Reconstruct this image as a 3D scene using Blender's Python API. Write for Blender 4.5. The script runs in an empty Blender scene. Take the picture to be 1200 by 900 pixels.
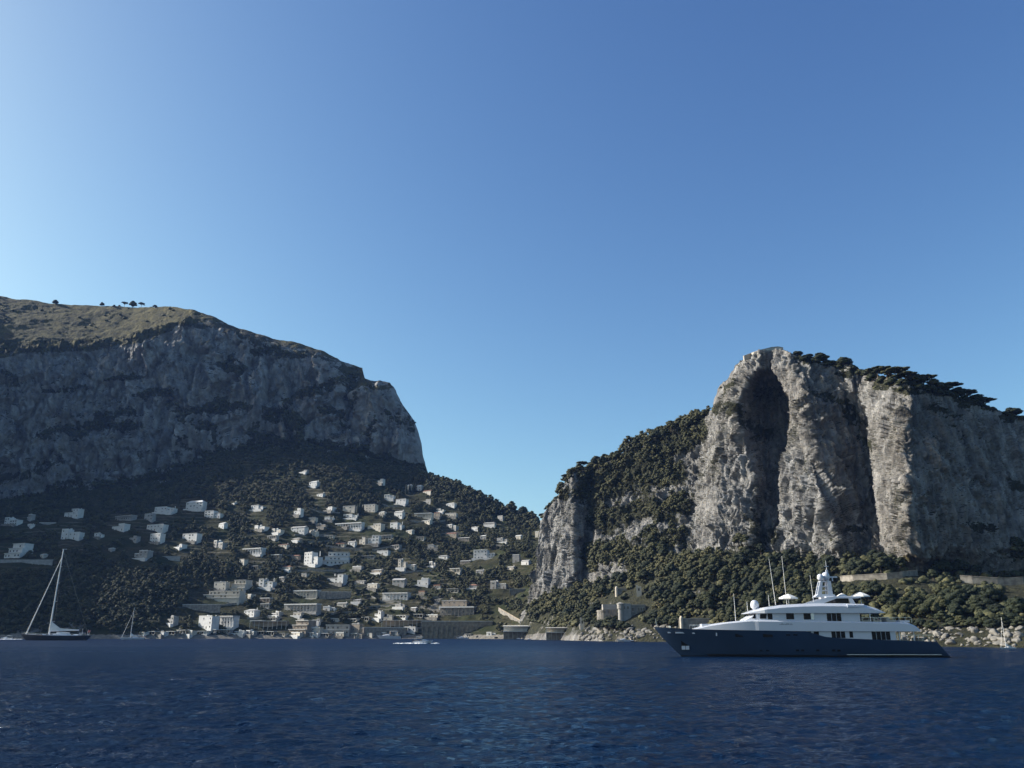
AIR, DUST, OZONE = 1.0, 1.3, 6.0
SKY_GAMMA, SKY_TINT = (1.45, 1.36, 0.97), (0.90, 0.79, 0.945)
SKY_STRENGTH, SUN_STRENGTH, EXPOSURE = 0.10, 4.8, 0.935
SEA_COL = (0.0011, 0.0100, 0.034)
HAZE, HAZE_COL = 0.000031, (0.25, 0.45, 1.0)
import bpy, math, random
import numpy as np
from mathutils import Vector, Matrix
from mathutils.bvhtree import BVHTree

random.seed(7)
RNG = np.random.default_rng(11)
SC = bpy.context.scene
COL = SC.collection
R = math.radians

# ------------------------------------------------------------------ camera model (photo is 1200 x 900)
F = 950.0
CAM_H = 4.0
HORIZON = 743.0
PITCH = math.atan((HORIZON - 450.0) / F)
CP, SP = math.cos(PITCH), math.sin(PITCH)
SUN_EL, SUN_A = 29.3, 10.0
LDIR = Vector((-math.cos(R(SUN_EL)) * math.cos(R(SUN_A)), math.cos(R(SUN_EL)) * math.sin(R(SUN_A)), math.sin(R(SUN_EL))))


def px2se(px, py):
    fx = (np.asarray(px, float) - 600.0) / F
    fy = (450.0 - np.asarray(py, float)) / F
    d = CP - fy * SP
    return fx / d, (SP + fy * CP) / d


def at(px, py, Y):
    s, e = px2se(px, py)
    return Vector((float(s) * Y, Y, float(e) * Y + CAM_H))


def project(P):
    x = P[..., 0]; y = P[..., 1]; z = P[..., 2] - CAM_H
    dep = y * CP + z * SP
    up = -y * SP + z * CP
    dep = np.where(np.abs(dep) < 1e-3, 1e-3, dep)
    return 600.0 + F * x / dep, 450.0 - F * up / dep


cam_data = bpy.data.cameras.new('camera')
cam_data.sensor_width = 36.0
cam_data.lens = 36.0 * F / 1200.0
cam_data.clip_start = 0.5
cam_data.clip_end = 60000.0
cam = bpy.data.objects.new('camera', cam_data)
cam.location = (0, 0, CAM_H)
cam.rotation_euler = (math.pi / 2 + PITCH, 0, 0)
COL.objects.link(cam)
SC.camera = cam

# ------------------------------------------------------------------ numpy noise

def _hash(ix, iy, iz, seed):
    h = (ix.astype(np.int64) * 374761393 + iy.astype(np.int64) * 668265263 + iz.astype(np.int64) * 2147483647 + seed * 974634777) & 0xFFFFFFFF
    h = ((h ^ (h >> 13)) * 1274126177) & 0xFFFFFFFF
    h = ((h ^ (h >> 16)) * 2246822519) & 0xFFFFFFFF
    h = h ^ (h >> 15)
    return (h & 0xFFFFFF).astype(float) / 8388607.5 - 1.0


def vnoise(x, y, z, seed=0):
    x, y, z = np.broadcast_arrays(np.asarray(x, float), np.asarray(y, float), np.asarray(z, float))
    ix, iy, iz = np.floor(x), np.floor(y), np.floor(z)
    fx, fy, fz = x - ix, y - iy, z - iz
    u = fx * fx * fx * (fx * (fx * 6 - 15) + 10)
    v = fy * fy * fy * (fy * (fy * 6 - 15) + 10)
    w = fz * fz * fz * (fz * (fz * 6 - 15) + 10)
    out = 0.0
    for dx in (0, 1):
        for dy in (0, 1):
            for dz in (0, 1):
                out = out + _hash(ix + dx, iy + dy, iz + dz, seed) * (u if dx else 1 - u) * (v if dy else 1 - v) * (w if dz else 1 - w)
    return out


def fbm(x, y, z, octaves=4, seed=0, gain=0.5, ridged=False):
    a, t, n = 1.0, 0.0, 0.0
    for o in range(octaves):
        k = vnoise(x, y, z, seed + o * 17)
        if ridged:
            k = 1.0 - 2.0 * np.abs(k)
        t = t + a * k
        n += a
        a *= gain
        x, y, z = x * 2.03 + 3.1, y * 2.03 + 1.7, z * 2.03 + 5.3
    return t / n

def facets(x, y, z, seed=0, tilt=0.9):
    """broken rock: every cell is a tilted block of its own height"""
    ix, iy, iz = np.floor(x), np.floor(y), np.floor(z)
    best = np.full(x.shape, 1e9); out = np.zeros(x.shape)
    for dx in (-1, 0, 1):
        for dy in (-1, 0, 1):
            for dz in (-1, 0, 1):
                cx, cy, cz = ix + dx, iy + dy, iz + dz
                px_ = x - cx - 0.5 - 0.45 * _hash(cx, cy, cz, seed)
                py_ = y - cy - 0.5 - 0.45 * _hash(cx, cy, cz, seed + 1)
                pz_ = z - cz - 0.5 - 0.45 * _hash(cx, cy, cz, seed + 2)
                d = px_ * px_ + py_ * py_ + pz_ * pz_
                val = _hash(cx, cy, cz, seed + 3) + tilt * (px_ * _hash(cx, cy, cz, seed + 4) + py_ * _hash(cx, cy, cz, seed + 5) + pz_ * _hash(cx, cy, cz, seed + 6)) * 2
                m = d < best
                best = np.where(m, d, best); out = np.where(m, val, out)
    return out

# ------------------------------------------------------------------ mesh helpers

def mesh_np(name, V, faces, mats, matidx=None, smooth=False, attrs=None):
    """V (n,3) array, faces an (m,k) int array or list of such arrays."""
    me = bpy.data.meshes.new(name)
    V = np.ascontiguousarray(V, dtype=np.float32).reshape(-1, 3)
    fl = faces if isinstance(faces, list) else [faces]
    fl = [np.asarray(f, dtype=np.int32) for f in fl if len(f)]
    me.vertices.add(len(V))
    me.vertices.foreach_set('co', V.ravel())
    nl = sum(f.size for f in fl)
    nf = sum(len(f) for f in fl)
    me.loops.add(nl)
    me.loops.foreach_set('vertex_index', np.concatenate([f.ravel() for f in fl]))
    me.polygons.add(nf)
    tot = np.concatenate([np.full(len(f), f.shape[1], np.int32) for f in fl])
    start = np.concatenate([[0], np.cumsum(tot)[:-1]]).astype(np.int32)
    me.polygons.foreach_set('loop_start', start)
    if matidx is not None:
        me.polygons.foreach_set('material_index', np.asarray(matidx, np.int32))
    if smooth:
        me.polygons.foreach_set('use_smooth', np.ones(nf, bool))
    for m in (mats if isinstance(mats, (list, tuple)) else [mats]):
        me.materials.append(m)
    for k, a in (attrs or {}).items():
        at_ = me.attributes.new(k, 'FLOAT', 'POINT')
        at_.data.foreach_set('value', np.ascontiguousarray(a, np.float32).ravel())
    me.update(calc_edges=True)
    me.validate(verbose=False)
    return me


class MB:
    """Collects shapes; build() links them as ONE mesh object."""
    def __init__(self):
        self.v, self.f, self.m = [], [], []

    def add(self, vs, fs, m=0):
        o = len(self.v)
        self.v += [tuple(p) for p in vs]
        self.f += [tuple(i + o for i in f) for f in fs]
        self.m += [m] * len(fs)
        return self

    def box(self, x0, x1, y0, y1, z0, z1, m=0):
        vs = [(x, y, z) for x in (x0, x1) for y in (y0, y1) for z in (z0, z1)]
        return self.add(vs, [(0, 1, 3, 2), (4, 6, 7, 5), (0, 4, 5, 1), (2, 3, 7, 6), (0, 2, 6, 4), (1, 5, 7, 3)], m)

    def tube(self, p, q, r0, r1=None, n=6, m=0):
        r1 = r0 if r1 is None else r1
        p, q = Vector(p), Vector(q)
        d = (q - p).normalized()
        a = d.orthogonal().normalized()
        b = d.cross(a)
        vs = []
        for c, r in ((p, r0), (q, r1)):
            for k in range(n):
                t = 2 * math.pi * k / n
                vs.append(c + (a * math.cos(t) + b * math.sin(t)) * r)
        fs = [(k, (k + 1) % n, n + (k + 1) % n, n + k) for k in range(n)]
        fs += [tuple(range(n - 1, -1, -1)), tuple(range(n, 2 * n))]
        return self.add(vs, fs, m)

    def path(self, pts, r, n=5, m=0):
        for a, b in zip(pts[:-1], pts[1:]):
            self.tube(a, b, r, r, n, m)
        return self

    def lathe(self, prof, cx=0, cy=0, n=16, m=0, z0=0):
        """prof: (radius, z) bottom to top."""
        vs, fs = [], []
        for r, z in prof:
            for k in range(n):
                t = 2 * math.pi * k / n
                vs.append((cx + r * math.cos(t), cy + r * math.sin(t), z0 + z))
        for i in range(len(prof) - 1):
            for k in range(n):
                fs.append((i * n + k, i * n + (k + 1) % n, (i + 1) * n + (k + 1) % n, (i + 1) * n + k))
        fs.append(tuple(range(n - 1, -1, -1)))
        fs.append(tuple((len(prof) - 1) * n + k for k in range(n)))
        return self.add(vs, fs, m)

    def ball(self, c, r, n=12, m=0, sq=1.0):
        prof = []
        for i in range(n // 2 + 1):
            t = -math.pi / 2 + math.pi * i / (n // 2)
            prof.append((max(0.001, r * math.cos(t)), r * sq * math.sin(t)))
        return self.lathe(prof, c[0], c[1], n, m, c[2])

    def prism(self, poly, y0, y1, m=0):
        """poly of (x, z), extruded along y."""
        n = len(poly)
        vs = [(x, y0, z) for x, z in poly] + [(x, y1, z) for x, z in poly]
        fs = [(k, (k + 1) % n, n + (k + 1) % n, n + k) for k in range(n)]
        fs += [tuple(range(n - 1, -1, -1)), tuple(range(n, 2 * n))]
        return self.add(vs, fs, m)

    def loft(self, xs, bot, top, half, m=0, cham=0.12):
        """a hull-like slab along x with chamfered upper edges."""
        ring, n = [], len(xs)
        for x in xs:
            b, t, h = bot(x), top(x), half(x)
            c = min(cham, 0.4 * max(t - b, 0.01), 0.4 * h)
            ring.append([(x, -h, b), (x, -h, t - c), (x, -h + c, t), (x, h - c, t), (x, h, t - c), (x, h, b)])
        vs = [p for r in ring for p in r]
        fs = []
        for i in range(n - 1):
            for k in range(6):
                k2 = (k + 1) % 6
                fs.append((i * 6 + k, i * 6 + k2, (i + 1) * 6 + k2, (i + 1) * 6 + k))
        fs.append(tuple(range(5, -1, -1)))
        fs.append(tuple((n - 1) * 6 + k for k in range(6)))
        return self.add(vs, fs, m)

    def mesh(self, name, mats, smooth=False):
        me = bpy.data.meshes.new(name)
        me.from_pydata(self.v, [], self.f)
        for k in (mats if isinstance(mats, (list, tuple)) else [mats]):
            me.materials.append(k)
        me.polygons.foreach_set('material_index', np.asarray(self.m, np.int32))
        import bmesh
        bm = bmesh.new()
        bm.from_mesh(me)
        bmesh.ops.recalc_face_normals(bm, faces=bm.faces)
        bm.to_mesh(me)
        bm.free()
        if smooth:
            me.polygons.foreach_set('use_smooth', np.ones(len(me.polygons), bool))
        me.update()
        return me

    def build(self, name, mats, parent=None, smooth=False):
        return link(name, self.mesh(name, mats, smooth), parent)


def link(name, data, parent=None):
    o = bpy.data.objects.new(name, data)
    COL.objects.link(o)
    if parent is not None:
        o.parent = parent
    return o


def empty(name, loc=(0, 0, 0), rz=0.0):
    o = bpy.data.objects.new(name, None)
    o.empty_display_size = 0.5
    COL.objects.link(o)
    o.location = loc
    o.rotation_euler = (0, 0, rz)
    return o


def tag(o, label=None, cat=None, group=None, kind=None):
    if label: o['label'] = label
    if cat: o['category'] = cat
    if group: o['group'] = group
    if kind: o['kind'] = kind
    return o


def copy_tree(o, kids, parent=None):
    c = o.copy()
    COL.objects.link(c)
    if parent is not None:
        c.parent = parent
    for ch in kids.get(o, ()):
        copy_tree(ch, kids, c)
    return c

# ------------------------------------------------------------------ materials

def mat(name, col=(0.5, 0.5, 0.5), rough=0.6, metal=0.0, spec=0.5, var=0.0, vscale=1.0, bump=0.0, bscale=4.0):
    m = bpy.data.materials.new(name)
    m.use_nodes = True
    nt = m.node_tree
    b = nt.nodes['Principled BSDF']
    b.inputs['Base Color'].default_value = (*col, 1)
    b.inputs['Roughness'].default_value = rough
    b.inputs['Metallic'].default_value = metal
    b.inputs['Specular IOR Level'].default_value = spec
    if var or bump:
        tc = nt.nodes.new('ShaderNodeTexCoord')
    if var:
        n = nt.nodes.new('ShaderNodeTexNoise')
        n.inputs['Scale'].default_value = vscale
        n.inputs['Detail'].default_value = 5
        nt.links.new(tc.outputs['Object'], n.inputs['Vector'])
        r = nt.nodes.new('ShaderNodeValToRGB')
        r.color_ramp.elements[0].position = 0.3
        r.color_ramp.elements[1].position = 0.7
        r.color_ramp.elements[0].color = (*[max(0, c * (1 - var)) for c in col], 1)
        r.color_ramp.elements[1].color = (*[min(1, c * (1 + var * 0.6)) for c in col], 1)
        nt.links.new(n.outputs['Fac'], r.inputs['Fac'])
        nt.links.new(r.outputs['Color'], b.inputs['Base Color'])
    if bump:
        n2 = nt.nodes.new('ShaderNodeTexNoise')
        n2.inputs['Scale'].default_value = bscale
        n2.inputs['Detail'].default_value = 4
        nt.links.new(tc.outputs['Object'], n2.inputs['Vector'])
        bp = nt.nodes.new('ShaderNodeBump')
        bp.inputs['Strength'].default_value = bump
        nt.links.new(n2.outputs['Fac'], bp.inputs['Height'])
        nt.links.new(bp.outputs['Normal'], b.inputs['Normal'])
    return m


class NT:
    """terse node-tree builder"""
    def __init__(self, m):
        self.nt = m.node_tree

    def n(self, t, **kw):
        o = self.nt.nodes.new(t)
        for k, v in kw.items():
            setattr(o, k, v)
        return o

    def l(self, a, b):
        self.nt.links.new(a, b)

    def noise(self, vec, scale, detail=5, rough=0.55, dist=0.0):
        o = self.n('ShaderNodeTexNoise')
        o.inputs['Scale'].default_value = scale
        o.inputs['Detail'].default_value = detail
        o.inputs['Roughness'].default_value = rough
        o.inputs['Distortion'].default_value = dist
        self.l(vec, o.inputs['Vector'])
        return o.outputs['Fac']

    def scale(self, vec, s):
        o = self.n('ShaderNodeMapping')
        o.inputs['Scale'].default_value = s
        self.l(vec, o.inputs['Vector'])
        return o.outputs['Vector']

    def ramp(self, fac, stops):
        o = self.n('ShaderNodeValToRGB')
        e = o.color_ramp.elements
        while len(e) < len(stops):
            e.new(0.5)
        for i, (p, c) in enumerate(stops):
            e[i].position = p
            e[i].color = (*c, 1) if isinstance(c, tuple) else (c, c, c, 1)
        self.l(fac, o.inputs['Fac'])
        return o.outputs['Color']

    def mix(self, fac, a, b, mode='MIX'):
        o = self.n('ShaderNodeMix', data_type='RGBA', blend_type=mode)
        for v, s in ((fac, o.inputs[0]), (a, o.inputs[6]), (b, o.inputs[7])):
            if isinstance(v, (int, float)):
                s.default_value = v if s.type == 'VALUE' else (v, v, v, 1)
            elif isinstance(v, tuple):
                s.default_value = (*v, 1)
            else:
                self.l(v, s)
        return o.outputs[2]

    def math(self, op, a, b=0.0, c=None, clamp=False):
        o = self.n('ShaderNodeMath', operation=op, use_clamp=clamp)
        for i, v in enumerate((a, b, c)):
            if v is None: continue
            if isinstance(v, (int, float)):
                o.inputs[i].default_value = v
            else:
                self.l(v, o.inputs[i])
        return o.outputs[0]

    def attr(self, name):
        return self.n('ShaderNodeAttribute', attribute_name=name).outputs['Fac']


def rock_material(name, pale, mid, dark, stain, scale, grass=(0.12, 0.10, 0.04), vegc=(0.026, 0.032, 0.02), thresh=(0.52, 0.66)):
    m = bpy.data.materials.new(name)
    m.use_nodes = True
    t = NT(m)
    b = m.node_tree.nodes['Principled BSDF']
    b.inputs['Roughness'].default_value = 0.9
    b.inputs['Specular IOR Level'].default_value = 0.15
    geo = t.n('ShaderNodeNewGeometry')
    pos = geo.outputs['Position']
    big = t.noise(pos, 0.012 * scale, 6, 0.6)
    fine = t.noise(pos, 0.12 * scale, 8, 0.68)
    streak = t.noise(t.scale(pos, (0.11 * scale, 0.11 * scale, 0.011 * scale)), 1.0, 7, 0.62, 0.6)
    col = t.ramp(fine, [(0.30, dark), (0.46, mid), (0.66, pale)])
    col = t.mix(t.ramp(streak, [(0.42, 0.0), (0.68, 0.62)]), col, stain)
    col = t.mix(t.ramp(t.noise(t.scale(pos, (0.07 * scale, 0.07 * scale, 0.008 * scale)), 1.7, 5, 0.6, 0.4), [(0.5, 0.0), (0.7, 0.55)]), col, dark)
    col = t.mix(t.ramp(big, [(0.45, 0.0), (0.68, 0.4)]), col, (stain[0] * 0.8, stain[1] * 0.72, stain[2] * 0.62))
    # vegetation where ledges are flat enough, and where it was planted by attribute
    sep = t.n('ShaderNodeSeparateXYZ')
    t.l(geo.outputs['True Normal'], sep.inputs[0])
    nz = sep.outputs['Z']
    vn = t.noise(pos, 0.05 * scale, 7, 0.7)
    flat = t.math('ADD', nz, t.math('MULTIPLY', t.math('SUBTRACT', vn, 0.5), 0.9))
    lv = t.ramp(flat, [(thresh[0], 0.0), (thresh[1], 1.0)])
    vn2 = t.noise(pos, 0.16 * scale, 6, 0.75)
    av = t.math('ADD', t.math('ADD', t.attr('veg'), 0.1), t.math('ADD', t.math('MULTIPLY', t.math('SUBTRACT', vn, 0.5), 1.1), t.math('MULTIPLY', t.math('SUBTRACT', vn2, 0.5), 1.5)))
    av = t.ramp(av, [(0.46, 0.0), (0.60, 1.0)])
    veg = t.math('MAXIMUM', lv, av)
    vcol = t.mix(t.ramp(t.noise(pos, 0.25 * scale, 7, 0.75), [(0.3, 0.0), (0.7, 1.0)]), (vegc[0] * 0.4, vegc[1] * 0.42, vegc[2] * 0.5), (vegc[0] * 2.0, vegc[1] * 1.65, vegc[2] * 1.4))
    vcol = t.mix(t.ramp(t.noise(pos, 0.6 * scale, 6, 0.75), [(0.56, 0.0), (0.66, 0.85)]), vcol, (0.095, 0.085, 0.068))
    col = t.mix(veg, col, vcol)
    # dry grass
    gn = t.noise(t.scale(pos, (1, 1, 1.6)), 0.045 * scale, 8, 0.7)
    ga = t.math('ADD', t.attr('grass'), t.math('MULTIPLY', t.math('SUBTRACT', gn, 0.5), 1.5))
    gcol = t.mix(t.ramp(t.noise(t.scale(pos, (1, 1, 2.0)), 0.09 * scale, 6, 0.75), [(0.35, 0.0), (0.62, 1.0)]), (grass[0] * 0.28, grass[1] * 0.32, grass[2] * 0.45), grass)
    col = t.mix(t.ramp(ga, [(0.5, 0.0), (0.62, 1.0)]), col, gcol)
    t.l(col, b.inputs['Base Color'])
    bp = t.n('ShaderNodeBump')
    bp.inputs['Strength'].default_value = 1.0
    bp.inputs['Distance'].default_value = 3.4 / scale
    h = t.math('ADD', t.math('ADD', t.math('MULTIPLY', streak, 1.1), fine), t.math('MULTIPLY', t.noise(t.scale(pos, (0.6 * scale, 0.6 * scale, 0.25 * scale)), 1.0, 6, 0.72), 0.6))
    t.l(h, bp.inputs['Height'])
    t.l(bp.outputs['Normal'], b.inputs['Normal'])
    return m


def soil_material(name):
    m = bpy.data.materials.new(name)
    m.use_nodes = True
    t = NT(m)
    b = m.node_tree.nodes['Principled BSDF']
    b.inputs['Roughness'].default_value = 0.95
    b.inputs['Specular IOR Level'].default_value = 0.1
    geo = t.n('ShaderNodeNewGeometry')
    pos = geo.outputs['Position']
    n1 = t.noise(pos, 0.03, 6, 0.65)
    n2 = t.noise(pos, 0.35, 6, 0.7)
    col = t.ramp(n2, [(0.35, (0.014, 0.016, 0.008)), (0.55, (0.035, 0.033, 0.016)), (0.72, (0.075, 0.066, 0.04))])
    col = t.mix(t.ramp(n1, [(0.42, 0.0), (0.62, 1.0)]), col, (0.022, 0.028, 0.011))
    # terrace banks: pale dry-stone courses following the height lines
    sep = t.n('ShaderNodeSeparateXYZ')
    t.l(pos, sep.inputs[0])
    zz = t.math('ADD', sep.outputs['Z'], t.math('MULTIPLY', n1, 9.0))
    fr = t.math('FRACT', t.math('DIVIDE', zz, 5.2))
    line = t.ramp(fr, [(0.0, 1.0), (0.16, 1.0), (0.22, 0.0)])
    line = t.math('MULTIPLY', line, t.ramp(t.noise(pos, 0.018, 4, 0.5), [(0.48, 0.0), (0.58, 0.8)]))
    col = t.mix(line, col, (0.12, 0.108, 0.082))
    rock = t.math('ADD', t.attr('rock'), t.math('MULTIPLY', t.math('SUBTRACT', n2, 0.5), 1.2))
    rcol = t.ramp(t.noise(pos, 0.5, 7, 0.7), [(0.3, (0.07, 0.065, 0.055)), (0.6, (0.2, 0.185, 0.16)), (0.8, (0.32, 0.3, 0.27))])
    col = t.mix(t.ramp(rock, [(0.45, 0.0), (0.58, 1.0)]), col, rcol)
    t.l(col, b.inputs['Base Color'])
    bp = t.n('ShaderNodeBump')
    bp.inputs['Strength'].default_value = 0.8
    bp.inputs['Distance'].default_value = 0.8
    t.l(n2, bp.inputs['Height'])
    t.l(bp.outputs['Normal'], b.inputs['Normal'])
    return m


def foliage_material(name, c0, c1, c2):
    m = bpy.data.materials.new(name)
    m.use_nodes = True
    t = NT(m)
    b = m.node_tree.nodes['Principled BSDF']
    b.inputs['Roughness'].default_value = 0.75
    b.inputs['Specular IOR Level'].default_value = 0.2
    geo = t.n('ShaderNodeNewGeometry')
    pos = geo.outputs['Position']
    a = t.noise(pos, 0.09, 4, 0.6)
    d = t.noise(pos, 1.3, 4, 0.7)
    col = t.ramp(t.math('ADD', t.math('MULTIPLY', a, 0.6), t.math('MULTIPLY', d, 0.4)), [(0.33, c0), (0.5, c1), (0.66, c2)])
    t.l(col, b.inputs['Base Color'])
    return m
# ------------------------------------------------------------------ terrain
M = {}
M['mountain'] = rock_material('mountain_limestone', (0.43, 0.43, 0.425), (0.245, 0.245, 0.245), (0.095, 0.096, 0.10), (0.265, 0.245, 0.22), 0.55, grass=(0.096, 0.086, 0.034), vegc=(0.036, 0.041, 0.028))
M['cliff'] = rock_material('cliff_limestone', (0.40, 0.397, 0.388), (0.195, 0.194, 0.191), (0.05, 0.05, 0.05), (0.19, 0.183, 0.172), 1.0)
M['soil'] = soil_material('hillside_soil')


def loft_terrain(contours, px_range, ncol, rows, smooth=1):
    """contours: lists of (px, py, Y) or ('z', px, z, Y); columns keep one bearing from the viewer."""
    s0 = float(px2se(px_range[0], 640)[0]); s1 = float(px2se(px_range[1], 640)[0])
    dens = px_range[2] if len(px_range) > 2 else None
    if dens:      # fine columns inside the frame, coarse ones outside
        sa, sb = float(px2se(dens[0], 640)[0]), float(px2se(dens[1], 640)[0])
        s = np.concatenate([np.linspace(s0, sa, 40, endpoint=False) if s0 < sa else [], np.linspace(sa, sb, ncol), np.linspace(sb, s1, 40)[1:] if s1 > sb else []])
    else:
        s = np.linspace(s0, s1, ncol)
    CY, CZ = [], []
    for c in contours:
        if isinstance(c, tuple) and c[0] == 'back':
            CY.append(CY[-1] + c[1]); CZ.append(CZ[-1] + c[2]); continue
        S, Y, Z = [], [], []
        for p in c:
            if p[0] == 'z':
                ss, _ = px2se(p[1], 745); ss = float(ss); Y.append(p[3]); Z.append(p[2])
            else:
                ss, ee = px2se(p[0], p[1]); ss = float(ss); Y.append(p[2]); Z.append(float(ee) * p[2] + CAM_H)
            S.append(ss)
        o = np.argsort(S, kind='stable')
        S, Y, Z = np.array(S)[o], np.array(Y)[o], np.array(Z)[o]
        CY.append(np.interp(s, S, Y)); CZ.append(np.interp(s, S, Z))
    GY, GZ, K = [], [], []
    for k in range(len(contours) - 1):
        n = rows[k]
        for i in range(n):
            t = i / n
            GY.append(CY[k] * (1 - t) + CY[k + 1] * t); GZ.append(CZ[k] * (1 - t) + CZ[k + 1] * t); K.append(k + t)
    GY.append(CY[-1]); GZ.append(CZ[-1]); K.append(len(contours) - 1)
    GY, GZ, K = np.array(GY), np.array(GZ), np.array(K)
    for _ in range(smooth):
        for G in (GY, GZ):
            G[1:-1] = 0.25 * G[:-2] + 0.5 * G[1:-1] + 0.25 * G[2:]
    P = np.stack([s[None, :] * GY, GY, GZ], -1)
    return P, K


def normals(P):
    du = np.gradient(P, axis=1); dv = np.gradient(P, axis=0)
    n = np.cross(du, dv)
    n /= np.linalg.norm(n, axis=-1, keepdims=True) + 1e-9
    return n


def blur(A, k=3):
    for _ in range(k):
        A = A.copy()
        A[1:-1] = 0.25 * A[:-2] + 0.5 * A[1:-1] + 0.25 * A[2:]
        A[:, 1:-1] = 0.25 * A[:, :-2] + 0.5 * A[:, 1:-1] + 0.25 * A[:, 2:]
    return A


def grid_faces(nr, nc):
    i = np.arange((nr - 1) * (nc - 1))
    r, c = i // (nc - 1), i % (nc - 1)
    a = r * nc + c
    return np.stack([a, a + 1, a + nc + 1, a + nc], -1)


def strokes(PX, PY, items):
    sc = 13.0
    PX = PX + fbm(PX / sc, PY / sc, 0, 5, 301, 0.62) * 20
    PY = PY + fbm(PX / sc, PY / sc, 7, 5, 302, 0.62) * 14
    out = np.zeros_like(PX)
    for it in items:
        pts, w = it[0], it[1]
        st = it[2] if len(it) > 2 else 1.0
        d = np.full_like(PX, 1e9)
        for (x0, y0), (x1, y1) in zip(pts[:-1], pts[1:]):
            dx, dy = x1 - x0, y1 - y0
            L = dx * dx + dy * dy + 1e-6
            t = np.clip(((PX - x0) * dx + (PY - y0) * dy) / L, 0, 1)
            d = np.minimum(d, np.hypot(PX - x0 - t * dx, PY - y0 - t * dy))
        out = np.maximum(out, st * np.clip(1.5 - d / w, 0, 1))
    return out

TERR = {}

def terrain(name, P, mats, attrs, label):
    nr, nc = P.shape[:2]
    faces = grid_faces(nr, nc)
    me = mesh_np(name, P.reshape(-1, 3), faces, mats, smooth=True, attrs=attrs)
    o = link(name, me)
    tag(o, label, name.replace('_', ' '), kind='structure')
    TERR[name] = (P, attrs, BVHTree.FromPolygons([tuple(v) for v in P.reshape(-1, 3).tolist()], faces.tolist()))
    return o

# --- the mountain on the left; its unseen end is bent forward to shade the slope
A0 = [(-900, 650, 600), (-400, 650, 760), (-220, 645, 900), (-100, 640, 1020), (0, 628, 1120), (60, 618, 1150), (100, 606, 1169), (170, 604, 1185), (215, 590, 1185), (260, 566, 1190), (330, 552, 1195), (400, 552, 1200), (450, 566, 1200), (480, 575, 1205), (497, 585, 1208), (506, 590, 1210)]
A0b = [(-900, 600, 610), (-400, 600, 770), (-220, 600, 910), (-100, 600, 1028), (0, 596, 1126), (60, 586, 1155), (100, 578, 1174), (170, 574, 1190), (215, 558, 1190), (260, 536, 1195), (330, 524, 1200), (400, 528, 1202), (450, 544, 1202), (480, 553, 1206), (497, 563, 1210), (506, 570, 1212)]
A1 = [(-900, 400, 640), (-400, 400, 800), (-220, 405, 945), (-100, 408, 1075), (0, 412, 1155), (80, 408, 1193), (140, 402, 1212), (180, 390, 1220), (225, 379, 1225), (260, 388, 1225), (300, 404, 1225), (330, 411, 1223), (370, 425, 1222), (398, 440, 1225), (408, 470, 1242), (416, 478, 1238), (424, 452, 1222), (445, 453, 1218), (460, 466, 1216), (475, 490, 1216), (485, 506, 1217), (494, 530, 1218), (500, 553, 1220), (506, 567, 1222)]
A2 = [(-900, 350, 760), (-400, 345, 930), (-220, 335, 1080), (-100, 334, 1220), (0, 345, 1340), (60, 355, 1345), (110, 358, 1350), (155, 359, 1338), (200, 359, 1290), (225, 362, 1260), (250, 370, 1255), (280, 385, 1255), (320, 397, 1255), (350, 402, 1255), (380, 413, 1255), (398, 424, 1260), (408, 426, 1275), (425, 430, 1275), (428, 443, 1250), (440, 446, 1242), (457, 448, 1240), (465, 459, 1238), (472, 474, 1237), (485, 492, 1236), (490, 505, 1236), (494, 520, 1236), (496, 538, 1236), (501, 552, 1236), (506, 566, 1238)]
P, K = loft_terrain([A0, A0b, A1, A2, ('back', 60, -12), ('back', 400, -260)], (-900, 506, (-60, 506)), 560, [20, 240, 90, 12, 16])
n = normals(P)
x, y, z = P[..., 0], P[..., 1], P[..., 2]
face = np.clip(np.minimum(K[:, None] / 0.6, (3.4 - K[:, None]) / 0.6), 0, 1)
cl = np.clip((2.25 - K[:, None]) / 0.4, 0.0, 1) * face
big = fbm(x / 75, y / 75, z / 110, 4, 3, ridged=True)
med = fbm(x / 24, y / 24, z / 42, 4, 5, ridged=True)
fin = fbm(x / 8, y / 8, z / 10, 4, 9)
wx = fbm(x / 40, y / 40, z / 40, 3, 71) * 14
fac = facets((x + wx) / 28, (y - wx) / 28, z / 60, 460) * 8.5 + facets((x + wx) / 11, (y - wx) / 11, z / 30, 480) * 4.5 + facets((x + wx) / 4.5, y / 4.5, z / 11, 500) * 1.7
disp = (big * 15 + med * 6 + fin * 2.5 + fac) * cl + (fbm(x / 60, y / 60, z / 60, 4, 21) * 6 + fbm(x / 9, y / 9, z / 9, 4, 22) * 1.8) * face * (1 - cl)
edge = np.clip((506 - project(P)[0]) / 40, 0.15, 1) * np.where(project(P)[0] > 470, 0.6, 1)
P = P + n * (disp * edge)[..., None]
PX, PY = project(P)
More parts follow.
